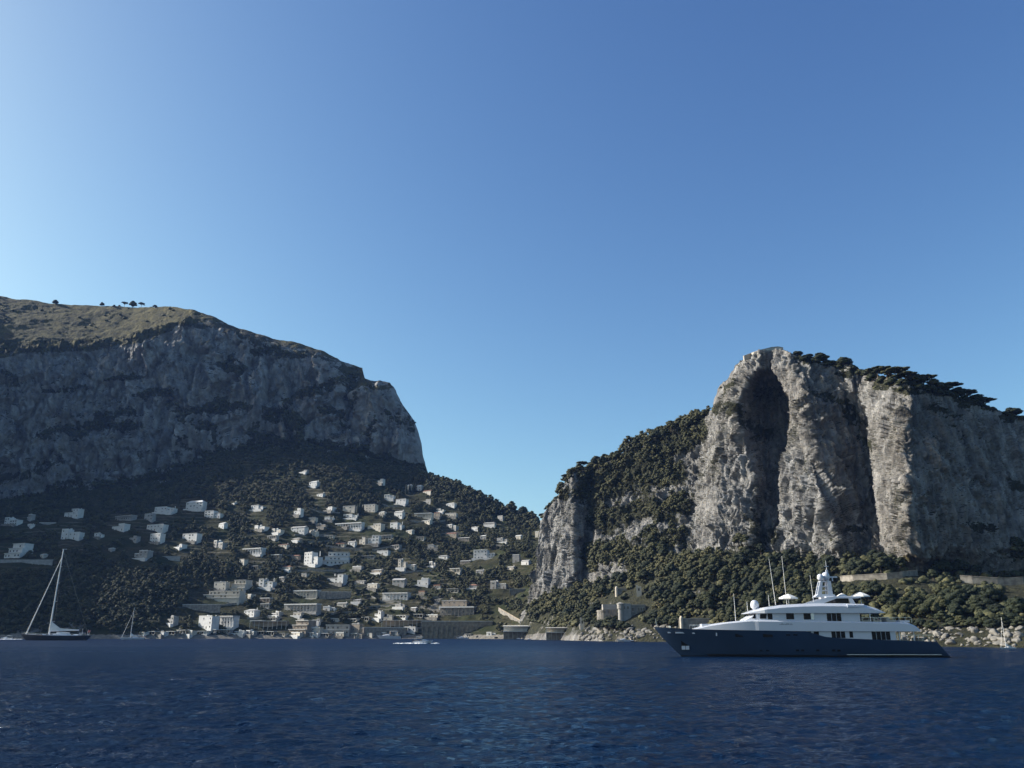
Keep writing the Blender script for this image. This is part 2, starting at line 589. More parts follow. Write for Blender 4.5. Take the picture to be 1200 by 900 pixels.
veg = strokes(PX, PY, [
    ([(123, 441), (163, 438)], 4), ([(158, 467), (180, 462), (200, 461)], 4), ([(195, 463), (205, 478), (213, 494)], 4), ([(50, 506), (100, 502), (153, 497)], 8),
    ([(97, 495), (130, 487), (153, 480)], 6), ([(215, 486), (240, 482), (262, 480), (281, 478)], 5), ([(243, 478), (280, 470)], 4), ([(230, 495), (255, 505), (252, 520)], 5),
    ([(56, 454), (97, 458)], 4), ([(0, 436), (15, 443)], 8), ([(297, 410), (320, 414), (353, 416)], 6), ([(250, 474), (285, 473)], 5), ([(332, 470), (365, 458), (402, 449)], 6),
    ([(402, 430), (410, 450), (412, 477)], 5), ([(318, 488), (340, 490), (355, 510)], 9), ([(269, 421), (275, 430), (281, 440)], 6), ([(428, 520), (433, 495), (440, 486)], 4),
    ([(455, 480), (462, 486)], 4), ([(468, 495), (485, 502)], 4), ([(300, 505), (322, 515)], 7), ([(380, 480), (400, 486), (405, 500)], 6), ([(0, 560), (40, 556), (70, 540)], 8, .8),
    ([(60, 575), (150, 566), (215, 552)], 9), ([(215, 552), (260, 532), (330, 520), (400, 524), (450, 540), (490, 556)], 9), ([(0, 598), (60, 588)], 14), ([(200, 372), (240, 378), (300, 398)], 6, .8),
    ([(180, 362), (215, 372)], 6, .8), ([(255, 372), (290, 395), (330, 400)], 5, .8), ([(210, 520), (235, 530)], 7, .7), ([(120, 520), (160, 530), (200, 535)], 7, .6), ([(340, 402), (390, 424)], 5, .8),
])
gline = np.interp(PX, [-900, 0, 60, 130, 180, 215, 260, 330, 400], [425, 418, 414, 408, 398, 380, 378, 402, 424])
grass = np.clip(0.5 + (gline - PY) / 16, 0, 0.98) * (PX < 262)
grass = np.maximum(grass, np.clip(0.4 + (gline - PY) / 12, 0, 0.62) * (PX < 400))
grass = np.maximum(grass, strokes(PX, PY, [([(412, 432), (420, 440)], 12, .9), ([(424, 451), (456, 453)], 5, .75), ([(90, 442), (103, 440)], 4, .6), ([(130, 440), (150, 441)], 3, .6)]))
veg = veg * 0.66
terrain('mountain', P, M['mountain'], {'veg': veg, 'grass': grass}, 'huge grey limestone mountain with dry grassy top and shaded face')

# --- the town slope in the middle
B0 = [('z', -900, -5, 700), ('z', 0, -5, 716), ('z', 130, -5, 728), ('z', 200, -5, 738), ('z', 300, -5, 752), ('z', 500, -5, 752), ('z', 600, -5, 700), ('z', 690, -5, 610)]
B1 = [('z', -900, 3, 706), ('z', 0, 3, 724), ('z', 130, 2.5, 736), ('z', 200, 2.5, 748), ('z', 300, 2.5, 762), ('z', 500, 2.5, 762), ('z', 600, 2.5, 710), ('z', 690, 3, 620)]
B2 = [(-900, 715, 760), (0, 720, 750), (140, 722, 764), (200, 726, 785), (300, 726, 795), (420, 727, 795), (520, 720, 790), (600, 722, 755), (690, 720, 660)]
B3 = [(-900, 680, 790), (0, 690, 780), (140, 692, 802), (250, 692, 840), (400, 690, 850), (600, 690, 820), (690, 690, 700)]
B4 = [(-900, 655, 760), (-220, 655, 790), (0, 655, 850), (140, 652, 870), (250, 648, 915), (400, 650, 940), (550, 650, 930), (640, 650, 880), (690, 650, 800)]
B5 = [(-900, 620, 850), (-220, 618, 900), (0, 615, 960), (140, 610, 975), (250, 603, 1000), (400, 600, 1030), (500, 604, 1030), (550, 610, 1030), (620, 622, 1000), (690, 630, 900)]
B6 = [(-900, 600, 900), (-220, 590, 1000), (0, 585, 1145), (60, 580, 1170), (100, 572, 1190), (170, 566, 1200), (215, 552, 1200), (260, 528, 1205), (330, 516, 1210), (400, 518, 1212), (450, 535, 1212), (475, 546, 1205), (490, 552, 1180), (500, 556, 1150), (520, 563, 1120), (545, 573, 1090), (560, 580, 1075), (580, 590, 1065), (600, 599, 1050), (615, 604, 1040), (640, 610, 1020), (690, 616, 950)]
P, K = loft_terrain([B0, B1, B2, B3, B4, B5, B6, ('back', 60, -6), ('back', 400, -150)], (-900, 690, (-40, 690)), 520, [6, 40, 50, 60, 60, 60, 8, 12], smooth=4)
n = normals(P)
x, y, z = P[..., 0], P[..., 1], P[..., 2]
inl = np.clip((K[:, None] - 1.05) / 0.5, 0, 1)
disp = (fbm(x / 70, y / 70, z / 70, 4, 31) * 7 + fbm(x / 14, y / 14, z / 14, 4, 33) * 2.0) * inl * np.clip((6.2 - K[:, None]) / 0.5, 0.25, 1)
P = P + n * disp[..., None]
# terraces: flatten steps into the slope
zz = P[..., 2]
st = 5.2
tr = np.floor(zz / st) * st + st * np.clip((zz / st - np.floor(zz / st)) * 3 - 1, 0, 1)
P[..., 2] = zz + (tr - zz) * 0.45 * inl * np.clip(0.5 + fbm(P[..., 0] / 90, P[..., 1] / 90, 0, 3, 40) * 2, 0, 1)
PX, PY = project(P)
rock = np.clip((5.0 - P[..., 2]) / 3, 0, 1) + strokes(PX, PY, [([(60, 700), (110, 680)], 6, .5), ([(100, 735), (30, 738)], 5, .6), ([(150, 690), (200, 680)], 5, .45), ([(500, 715), (520, 705)], 6, .6)])
terrain('hillside', P, M['soil'], {'rock': rock}, 'terraced green hillside with scattered white houses above the bay')

# --- the promontory on the right
C0 = [('z', 610, -4, 655), ('z', 640, -4, 600), ('z', 680, -4, 520), ('z', 705, -4, 485), ('z', 730, -4, 462), ('z', 800, -4, 430), ('z', 900, -4, 380), ('z', 1000, -4, 325), ('z', 1080, -4, 280), ('z', 1200, -4, 246), ('z', 1700, -4, 190)]
C1 = [('z', 610, 2.5, 665), ('z', 640, 2.5, 612), ('z', 680, 3, 533), ('z', 705, 3.2, 498), ('z', 730, 3.5, 476), ('z', 800, 3.5, 444), ('z', 900, 3.5, 392), ('z', 1000, 3.5, 337), ('z', 1080, 4, 294), ('z', 1200, 4, 262), ('z', 1700, 4, 205)]
C2 = [(610, 728, 690), (622, 712, 680), (640, 698, 665), (665, 690, 650), (690, 684, 630), (700, 680, 605), (745, 672, 560), (800, 645, 530), (840, 642, 510), (900, 645, 490), (960, 658, 470), (1000, 650, 452), (1045, 662, 425), (1062, 668, 418), (1100, 672, 420), (1200, 671, 428), (1700, 665, 440)]
C3 = [(610, 724, 700), (622, 708, 685), (640, 650, 672), (665, 630, 655), (690, 630, 640), (715, 620, 625), (745, 605, 605), (800, 575, 565), (840, 560, 525), (900, 540, 500), (960, 540, 478), (1000, 545, 460), (1045, 550, 434), (1062, 555, 428), (1100, 560, 430), (1200, 572, 438), (1700, 620, 450)]
C4 = [(610, 720, 710), (622, 704, 690), (627, 686, 682), (631, 645, 678), (635, 612, 676), (645, 594, 672), (655, 579, 668), (664, 564, 664), (668, 555, 662), (690, 552, 655), (715, 540, 648), (740, 525, 640), (762, 513, 630), (785, 505, 622), (800, 496, 610), (828, 486, 580), (836, 478, 560), (842, 455, 545), (855, 440, 530), (862, 427, 522), (880, 414, 515), (912, 407, 507), (930, 414, 500), (960, 424, 490), (975, 428, 486), (1000, 432, 476), (1010, 438, 470), (1022, 441, 452), (1060, 449, 444), (1100, 459, 445), (1140, 470, 447), (1170, 480, 449), (1200, 490, 451), (1300, 520, 455), (1700, 600, 460)]
P, K = loft_terrain([C0, C1, C2, C3, C4, ('back', 18, -1), ('back', 90, -16), ('back', 350, -170)], (610, 1700, (610, 1240)), 800, [6, 90, 130, 150, 10, 14, 14], smooth=2)
PX, PY = project(P)
key_py = np.array([400, 430, 446, 470, 495, 520, 560, 600, 640, 690], float)
KX = np.array([[622, 622, 622, 622, 622, 622, 622, 622, 622, 622],
    [636, 636, 636, 636, 636, 636, 636, 634, 630, 626],
    [652, 652, 652, 652, 652, 652, 654, 654, 650, 642],
    [668, 668, 668, 668, 668, 668, 672, 674, 672, 668],
    [690, 690, 690, 690, 690, 690, 692, 692, 690, 688],
    [705, 705, 705, 705, 705, 705, 705, 705, 705, 705],
    [770, 770, 770, 770, 770, 770, 770, 770, 770, 770],
    [806, 806, 803.6, 800, 803, 806, 804, 800, 795, 790],
    [880, 856, 848.8, 838, 831, 824, 818, 812, 802, 795],
    [890, 876, 866, 856, 848, 846, 844, 840, 836, 830],
    [896, 890, 876, 866, 865, 871, 882, 884, 880, 872],
    [901, 896, 887, 880, 880, 886, 893, 892, 888, 883],
    [903, 908, 919, 927, 928, 924, 917, 916, 908, 905],
    [906, 909, 920.5, 928.5, 929.5, 925.5, 918, 920, 912, 908],
    [918, 931, 934.6, 940, 944, 948, 955, 968, 984, 996],
    [984, 986, 987.6, 990, 992.5, 995, 998, 1001, 1006, 1012],
    [996, 997, 997.8, 999, 1001, 1003, 1006, 1008, 1012, 1018],
    [1018, 1019, 1019, 1019, 1020, 1021, 1026, 1031, 1038, 1046],
    [1020, 1021, 1021, 1021, 1022, 1023, 1028, 1033, 1041, 1049],
    [1040, 1046, 1049.2, 1054, 1057, 1060, 1061, 1063, 1063, 1063],
    [1110, 1110, 1110, 1110, 1110, 1110, 1110, 1110, 1110, 1110],
    [1200, 1200, 1200, 1200, 1200, 1200, 1200, 1200, 1200, 1200],
    [1700, 1700, 1700, 1700, 1700, 1700, 1700, 1700, 1700, 1700]], float)   # px of each feature line at those heights
KO = np.array([[6, 6, 6, 6, 6, 6, 6, 6, 6, 6],
    [8, 8, 8, 8, 8, 8, 8, 8, 8, 8],
    [-4, -4, -4, -4, -4, -4, -4, -4, -4, -4],
    [-14, -14, -14, -14, -14, -14, -14, -14, -14, -14],
    [12, 12, 12, 12, 12, 12, 12, 12, 12, 12],
    [0, 0, 0, 0, 0, 0, 0, 0, 0, 0],
    [0, 0, 0, 0, 0, 0, 0, 0, 0, 0],
    [12, 12, 12, 12, 12, 12, 12, 10, 8, 2],
    [22, 22, 22, 22, 22, 22, 22, 22, 22, 4],
    [2, 2, 1.2, 0, 0, 0, 0, 0, 0, 0],
    [-2, -3, -5, -6, -6, -6, -6, -6, -5, 0],
    [-2, 2, 20, 26, 28, 28, 26, 14, 2, 0],
    [-2, 4, 28, 38, 42, 42, 38, 22, 4, 0],
    [-3, -4, -4.4, -5, -5, -5, -5, -5, -4, 0],
    [-8, -14, -15.2, -17, -18.5, -20, -20, -20, -18, -2],
    [4.8, 6, 6.4, 7.7, 9, 11.2, 12.8, 11.2, 6.4, 2],
    [3.2, 2.4, 4.8, 8.8, 10.8, 14, 17.6, 16, 6.4, 2],
    [6.4, 7.2, 9.2, 13.2, 17.4, 23.8, 30.4, 27.2, 9.6, 2],
    [-6, -8, -8, -8, -8, -8, -8, -8, -8, -1],
    [-22, -28, -29.6, -32, -33, -34, -34, -32, -28, -2],
    [-24, -26, -26.8, -28, -28.5, -29, -29, -28, -24, -2],
    [-14, -14, -14, -14, -14, -14, -14, -14, -14, -2],
    [0, 0, 0, 0, 0, 0, 0, 0, 0, 0]], float)   # offset from the base surface along the sight line, metres (minus: towards the viewer)
OFF = np.zeros_like(PX)
pyc = np.clip(PY, 400, 690)
wob = fbm(P[..., 2] / 38, P[..., 2] / 90, 0, 2, 77) * 2.2
kx = np.stack([np.interp(pyc, key_py, KX[i]) for i in range(len(KX))], 0)
ko = np.stack([np.interp(pyc, key_py, KO[i]) for i in range(len(KO))], 0)
pxw = PX + wob * np.clip((PX - 815) / 20, 0, 1) * np.clip((1230 - PX) / 50, 0, 1) * 0.9
for i in range(len(KX) - 1):
    a, b = kx[i], kx[i + 1]
    w = (pxw >= a) & (pxw < b)
    t = (pxw - a) / np.maximum(b - a, 0.3)
    OFF = np.where(w, ko[i] * (1 - t) + ko[i + 1] * t, OFF)
kw = np.clip((K - 1.86) / 0.16, 0, 1)[:, None] * np.clip((5.7 - K) / 0.6, 0, 1)[:, None]
OFF = OFF * kw
sc_ = (P[..., 1] + OFF) / P[..., 1]
C = np.array([0, 0, CAM_H])
P = C + (P - C) * sc_[..., None]
# even out the vertices along each contour, so that faces seen edge-on are not coarse
NCF = 800
dP = np.linalg.norm(np.diff(P[:, :NCF], axis=1), axis=-1)
wgt = dP + 0.35
for _ in range(6):
    wgt[1:-1] = 0.25 * wgt[:-2] + 0.5 * wgt[1:-1] + 0.25 * wgt[2:]
cum = np.concatenate([np.zeros((P.shape[0], 1)), np.cumsum(wgt, 1)], 1)
for r in range(P.shape[0]):
    q = np.linspace(0, cum[r, -1], NCF)
    seg = P[r, :NCF].copy()
    for k in range(3):
        P[r, :NCF, k] = np.interp(q, cum[r], seg[:, k])
PX, PY = project(P)
n = normals(blur(P, 4))
x, y, z = P[..., 0], P[..., 1], P[..., 2]
Kc = K[:, None]
cliffw = np.clip((Kc - 1.9) / 0.15, 0, 1) * np.clip((4.12 - Kc) / 0.3, 0.3, 1) * np.clip((4.9 - Kc) / 0.5, 0, 1) * np.clip((PX - 612) / 14, 0.05, 1)
soft = np.where(PX < 812, 0.8, 1.0)
wx = fbm(x / 12, y / 12, z / 12, 3, 70) * 5
big = fbm((x + wx) / 30, (y + wx) / 30, z / 100, 3, 51, ridged=True)
med = fbm((x + wx) / 7, (y - wx) / 7, z / 48, 4, 53, 0.6, ridged=True)
view = P - C
view = view / np.linalg.norm(view, axis=-1, keepdims=True)
facing = np.clip(0.28 + 1.5 * blur(np.abs((n * view).sum(-1)), 4), 0, 1)
fin = fbm(x / 3.0, y / 3.0, z / 20, 3, 57)
calm = np.where(PX > 1066, 0.55, 1.0)
fx_, fy_ = x + wx * 0.6, y - wx * 0.6
fac = facets(fx_ / 7.0, fy_ / 7.0, z / 38, 400) * 1.9 + facets(fx_ / 2.8, fy_ / 2.8, z / 22, 420) * 1.5 + facets(fx_ / 1.3, fy_ / 1.3, z / 8, 440) * 0.75
disp = (big * 3.6 + med * 2.8 + fin * 1.2 + fac) * cliffw * soft * calm * facing
disp += (fbm(x / 30, y / 30, z / 30, 4, 61) * 3.0 + fbm(x / 7, y / 7, z / 7, 4, 63) * 1.2) * np.clip((Kc - 1.1) / 0.3, 0, 1) * (1 - cliffw) * np.clip((6.2 - Kc), 0, 1)
wd = strokes(PX, PY, [([(700, 590), (790, 560)], 40, 1), ([(690, 560), (760, 530), (815, 510)], 20, 1)])
disp += wd * fbm(x / 18, y / 18, z / 30, 4, 66, ridged=True) * 4.0 * cliffw
P = P + n * disp[..., None]
PX, PY = project(P)
veg = strokes(PX, PY, [
    ([(690, 572), (730, 558), (770, 530), (810, 505)], 20, .85), ([(705, 612), (750, 600), (800, 590)], 15, .7), ([(695, 655), (750, 640), (800, 625)], 13, .62), ([(745, 575), (770, 560), (800, 560)], 14, .7), ([(735, 660), (770, 650)], 12, .75), ([(690, 600), (705, 590)], 8, .6), ([(683, 560), (700, 552), (740, 535), (785, 512)], 6),
    ([(640, 592), (660, 575)], 4, .7), ([(842, 478), (870, 485), (886, 505)], 8, .62), ([(845, 460), (858, 450)], 4, .8), ([(930, 420), (985, 432), (1015, 440)], 4, .8), ([(950, 455), (970, 470)], 7, .55),
    ([(985, 470), (1005, 500), (1015, 530)], 7, .55), ([(1030, 450), (1090, 460), (1140, 472), (1190, 490)], 4, .9), ([(1115, 500), (1125, 520)], 4, .6), ([(1090, 480), (1120, 486)], 4, .55), ([(1190, 570), (1200, 576)], 5, .8),
    ([(1140, 616), (1165, 620)], 4, .75), ([(1190, 650), (1200, 650)], 8, .8), ([(880, 600), (900, 625), (870, 640)], 9, .6), ([(935, 545), (950, 560)], 5, .5), ([(1000, 615), (1015, 625)], 6, .6), ([(875, 500), (900, 510)], 8, .5),
])
low = np.clip((2.02 - K) / 0.1, 0, 1)[:, None] * np.clip((K - 1.03) / 0.05, 0, 1)[:, None]
veg = np.maximum(veg, low * (0.62 + 0.0 * PX))
veg = np.maximum(veg, np.clip((Kc - 4.1) / 0.3, 0, 1) * np.where((PX > 905) | (PX < 850), 0.9, 0.2))
veg = veg - strokes(PX, PY, [([(690, 738), (790, 744)], 9, 1.0), ([(1070, 744), (1240, 748)], 11, 1.0), ([(1050, 690), (1060, 705)], 5, .6), ([(1185, 690), (1205, 710)], 10, .8), ([(1105, 735), (1130, 728)], 7, .8), ([(1140, 725), (1155, 735)], 5, .5)])
shore = np.clip((9.5 + 4 * fbm(PX / 9, PY / 5, 0, 3, 91) - P[..., 2]) / 3, 0, 1) * np.maximum(((PX > 1025) * 1.0), ((PX > 676) & (PX < 800)) * 0.75)
veg = veg - shore * 1.2 * (Kc < 1.6)
veg = np.where((Kc < 1.03), -0.5, veg)
grass = strokes(PX, PY, [([(1010, 652), (1060, 655), (1100, 668)], 5, .5), ([(1060, 662), (1180, 670)], 3, .45)])
terrain('promontory', P, M['cliff'], {'veg': veg, 'grass': grass}, 'steep limestone promontory with a tall cave and wooded foot')
# ------------------------------------------------------------------ light
world = bpy.data.worlds.new('World')
SC.world = world
world.use_nodes = True
wn = world.node_tree
bg = wn.nodes['Background']
sky = wn.nodes.new('ShaderNodeTexSky')
sky.sky_type = 'NISHITA'
sky.sun_disc = False
sky.sun_elevation = R(SUN_EL)
# azimuth measured from +Y, clockwise seen from above
sky.sun_rotation = math.atan2(LDIR.x, LDIR.y)
sky.altitude = 0
sky.air_density = AIR
sky.dust_density = DUST
sky.ozone_density = OZONE
# grade of the sky: one exponent and gain per channel
sep_ = wn.nodes.new('ShaderNodeSeparateColor')
com_ = wn.nodes.new('ShaderNodeCombineColor')
wn.links.new(sky.outputs['Color'], sep_.inputs[0])
for ci in range(3):
    pw = wn.nodes.new('ShaderNodeMath'); pw.operation = 'POWER'; pw.inputs[1].default_value = SKY_GAMMA[ci]
    ml = wn.nodes.new('ShaderNodeMath'); ml.operation = 'MULTIPLY'; ml.inputs[1].default_value = SKY_TINT[ci]
    wn.links.new(sep_.outputs[ci], pw.inputs[0]); wn.links.new(pw.outputs[0], ml.inputs[0]); wn.links.new(ml.outputs[0], com_.inputs[ci])
wn.links.new(com_.outputs[0], bg.inputs['Color'])
bg.inputs['Strength'].default_value = SKY_STRENGTH
sd = bpy.data.lights.new('sun', 'SUN')
sd.energy = SUN_STRENGTH
sd.angle = R(0.53)
sd.color = (1.0, 0.97, 0.925)
so = bpy.data.objects.new('sun', sd)
COL.objects.link(so)
so.rotation_euler = LDIR.to_track_quat('Z', 'Y').to_euler()
so.location = (-300, 200, 600)
SC.view_settings.view_transform = 'Standard'
SC.view_settings.look = 'None'
SC.view_settings.exposure = EXPOSURE
SC.view_settings.gamma = 1.0
SC.view_settings.use_curve_mapping = False
SC.render.engine = 'CYCLES'
SC.cycles.use_denoising = True
SC.cycles.max_bounces = 6
SC.cycles.diffuse_bounces = 3
SC.cycles.glossy_bounces = 3
SC.cycles.transmission_bounces = 2
SC.cycles.volume_bounces = 0

# ------------------------------------------------------------------ the sea: one sheet, real waves near the viewer
ys = [-400.0, -120.0, -30.0, 0.0, 8.0, 14.0]
yy = 18.0
while yy < 420:
    ys.append(yy); yy *= 1.0032 if yy < 110 else 1.0062
while yy < 5000:
    ys.append(yy); yy *= 1.09
ys = np.array(ys)
ss = np.concatenate([[-3, -1.6, -1.05], np.linspace(-0.86, 0.86, 760), [1.05, 1.6, 3]])
GX = np.where(np.abs(ss)[None, :] > 1.0, ss[None, :] * np.maximum(ys, 260.0)[:, None], ss[None, :] * np.maximum(ys, 14.0)[:, None])
GY = np.broadcast_to(ys[:, None], GX.shape).copy()
GZ = np.zeros_like(GX)
DX = np.zeros_like(GX); DY = np.zeros_like(GX)
sp = np.maximum(np.maximum(ys, 14.0) * np.where(ys < 110, 0.0034, 0.0062), 0.05)[:, None]
wr = np.random.default_rng(5)
wind = R(-76)
for i in range(110):
    lam = 0.28 * (5.5 / 0.28) ** wr.random()
    th = wind + wr.normal(0, 0.62)
    k = 2 * math.pi / lam
    amp = 0.0074 * lam ** 0.9 * (0.5 + wr.random()) * (1.0 if lam < 1.6 else (1.6 / lam) ** 0.9)
    w = np.clip((lam / sp - 2.2) / 2.5, 0, 1)
    ph = k * (GX * math.cos(th) + GY * math.sin(th)) + wr.random() * 6.283
    GZ += amp * w * np.sin(ph)
    DX += amp * w * np.cos(ph) * math.cos(th) * 0.8
    DY += amp * w * np.cos(ph) * math.sin(th) * 0.8
gust = 0.72 + 0.5 * fbm(GX / 40, GY / 90, 0, 3, 90)
gust = np.where(np.abs(ss)[None, :] < 1.0, gust, 0)
GZ *= gust
WP = np.stack([GX + DX * gust, GY + DY * gust, GZ], -1)
wm = bpy.data.materials.new('sea_water')
wm.use_nodes = True
t = NT(wm)
b = wm.node_tree.nodes['Principled BSDF']
b.inputs['Base Color'].default_value = (*SEA_COL, 1)
b.inputs['Roughness'].default_value = 0.08
b.inputs['IOR'].default_value = 1.333
b.inputs['Specular IOR Level'].default_value = 0.21
b.inputs['Specular Tint'].default_value = (0.60, 0.86, 1.0, 1)
geo = t.n('ShaderNodeNewGeometry')
pos = geo.outputs['Position']
# farther out the wavelets are finer than the mesh: there they act as roughness
sy = t.n('ShaderNodeSeparateXYZ')
t.l(pos, sy.inputs[0])
mr = t.n('ShaderNodeMapRange')
for a_, v_ in zip(('From Min', 'From Max', 'To Min', 'To Max'), (50.0, 330.0, 0.08, 0.42)):
    mr.inputs[a_].default_value = v_
t.l(sy.outputs['Y'], mr.inputs['Value'])
t.l(mr.outputs['Result'], b.inputs['Roughness'])
h1 = t.noise(t.scale(pos, (0.8, 1.0, 1)), 2.6, 5, 0.65, 0.4)
h2 = t.noise(t.scale(pos, (0.55, 1.0, 1)), 0.55, 6, 0.68, 0.5)
h3 = t.noise(t.scale(pos, (0.35, 1.0, 1)), 0.06, 4, 0.6)
bp1 = t.n('ShaderNodeBump'); bp1.inputs['Distance'].default_value = 0.11; bp1.inputs['Strength'].default_value = 0.9
t.l(h1, bp1.inputs['Height'])
bp2 = t.n('ShaderNodeBump'); bp2.inputs['Distance'].default_value = 0.8; bp2.inputs['Strength'].default_value = 0.8
t.l(h2, bp2.inputs['Height']); t.l(bp1.outputs['Normal'], bp2.inputs['Normal'])
bp3 = t.n('ShaderNodeBump'); bp3.inputs['Distance'].default_value = 1.8; bp3.inputs['Strength'].default_value = 0.5
t.l(h3, bp3.inputs['Height']); t.l(bp2.outputs['Normal'], bp3.inputs['Normal'])
t.l(bp3.outputs['Normal'], b.inputs['Normal'])
sea = link('sea', mesh_np('sea', WP.reshape(-1, 3), grid_faces(*GX.shape), wm, smooth=True))
tag(sea, 'choppy deep blue sea filling the foreground of the bay', 'sea', kind='structure')
# ------------------------------------------------------------------ buildings
M['white'] = mat('whitewash', (0.52, 0.51, 0.485), 0.85, var=0.16, vscale=0.35, bump=0.15, bscale=3)
M['cream'] = mat('cream_render', (0.46, 0.42, 0.35), 0.85, var=0.2, vscale=0.3, bump=0.15)
M['greyrender'] = mat('grey_render', (0.29, 0.28, 0.26), 0.88, var=0.25, vscale=0.3, bump=0.2)
M['tan'] = mat('tan_render', (0.26, 0.215, 0.165), 0.88, var=0.3, vscale=0.25, bump=0.2)
M['stone'] = mat('rubble_stone', (0.205, 0.19, 0.165), 0.92, var=0.5, vscale=0.5, bump=0.6, bscale=1.2)
M['ochre'] = mat('ochre_stone', (0.20, 0.17, 0.125), 0.92, var=0.45, vscale=0.4, bump=0.5, bscale=1.0)
M['roofgrey'] = mat('roof_screed', (0.33, 0.32, 0.30), 0.9, var=0.25, vscale=0.4)
M['roofwhite'] = mat('roof_white', (0.55, 0.54, 0.51), 0.8, var=0.1, vscale=0.4)
M['tile'] = mat('roof_tile', (0.26, 0.13, 0.085), 0.85, var=0.35, vscale=0.8, bump=0.4, bscale=6)
M['glass'] = mat('window_glass', (0.012, 0.015, 0.02), 0.12, spec=0.5)
M['wframe'] = mat('window_frame', (0.42, 0.41, 0.38), 0.6, var=0.1)
M['shutter'] = mat('green_shutter', (0.03, 0.055, 0.04), 0.6, var=0.2)
M['wood'] = mat('weathered_wood', (0.12, 0.085, 0.055), 0.75, var=0.35, vscale=1.5)
M['dark'] = mat('opening_shade', (0.03, 0.028, 0.026), 0.9, var=0.2)  # near-black colour stands in for shade inside an opening
M['canvas'] = mat('white_canvas', (0.66, 0.65, 0.61), 0.8, var=0.06)
M['blueglass'] = mat('blue_awning', (0.09, 0.14, 0.22), 0.5, var=0.25, vscale=0.3)
M['iron'] = mat('dark_iron', (0.05, 0.05, 0.05), 0.5, 0.6)
hr = random.Random(21)
RECTS = []          # picture rectangles kept free of trees
WINS = {}


def window_mesh(w, h, kind):
    key = (round(w, 1), round(h, 1), kind)
    if key not in WINS:
        w, h, _ = key
        b = MB()
        b.box(-w / 2, w / 2, -0.02, 0.10, 0, h, 1)                        # pane, set in
        f = 0.10
        b.box(-w / 2 - f, -w / 2, -0.06, 0.06, -f, h + f, 0).box(w / 2, w / 2 + f, -0.06, 0.06, -f, h + f, 0)
        b.box(-w / 2, w / 2, -0.06, 0.06, h, h + f, 0).box(-w / 2, w / 2, -0.11, 0.06, -f, 0, 0)
        b.box(-0.03, 0.03, -0.05, 0.0, 0, h, 0)
        if kind == 'shut':
            b.box(-w / 2 - f - w * 0.45, -w / 2 - f - 0.01, -0.05, 0.02, 0, h, 2).box(w / 2 + f + 0.01, w / 2 + f + w * 0.45, -0.05, 0.02, 0, h, 2)
        WINS[key] = b.mesh('window', [M['wframe'], M['glass'], M['shutter']])
    return WINS[key]


def ground_at(px, py, which=None):
    d = at(px, py, 1.0) - Vector((0, 0, CAM_H))
    best = None
    for k in ([which] if which else ('promontory', 'hillside')):
        h = TERR[k][2].ray_cast(Vector((0, 0, CAM_H)), d)
        if h[0] is not None and (best is None or h[3] < best[1]):
            best = (h[0], h[3])
    return best[0] if best else None


def hip(b, x0, x1, y0, y1, z, rise, over=0.4, m=0):
    x0 -= over; x1 += over; y0 -= over; y1 += over
    i = min((y1 - y0) / 2, (x1 - x0) / 2 - 0.2)
    vs = [(x0, y0, z), (x1, y0, z), (x1, y1, z), (x0, y1, z), (x0 + i, (y0 + y1) / 2, z + rise), (x1 - i, (y0 + y1) / 2, z + rise)]
    b.add(vs, [(0, 1, 5, 4), (1, 2, 5), (2, 3, 4, 5), (3, 0, 4), (3, 2, 1, 0)], m)


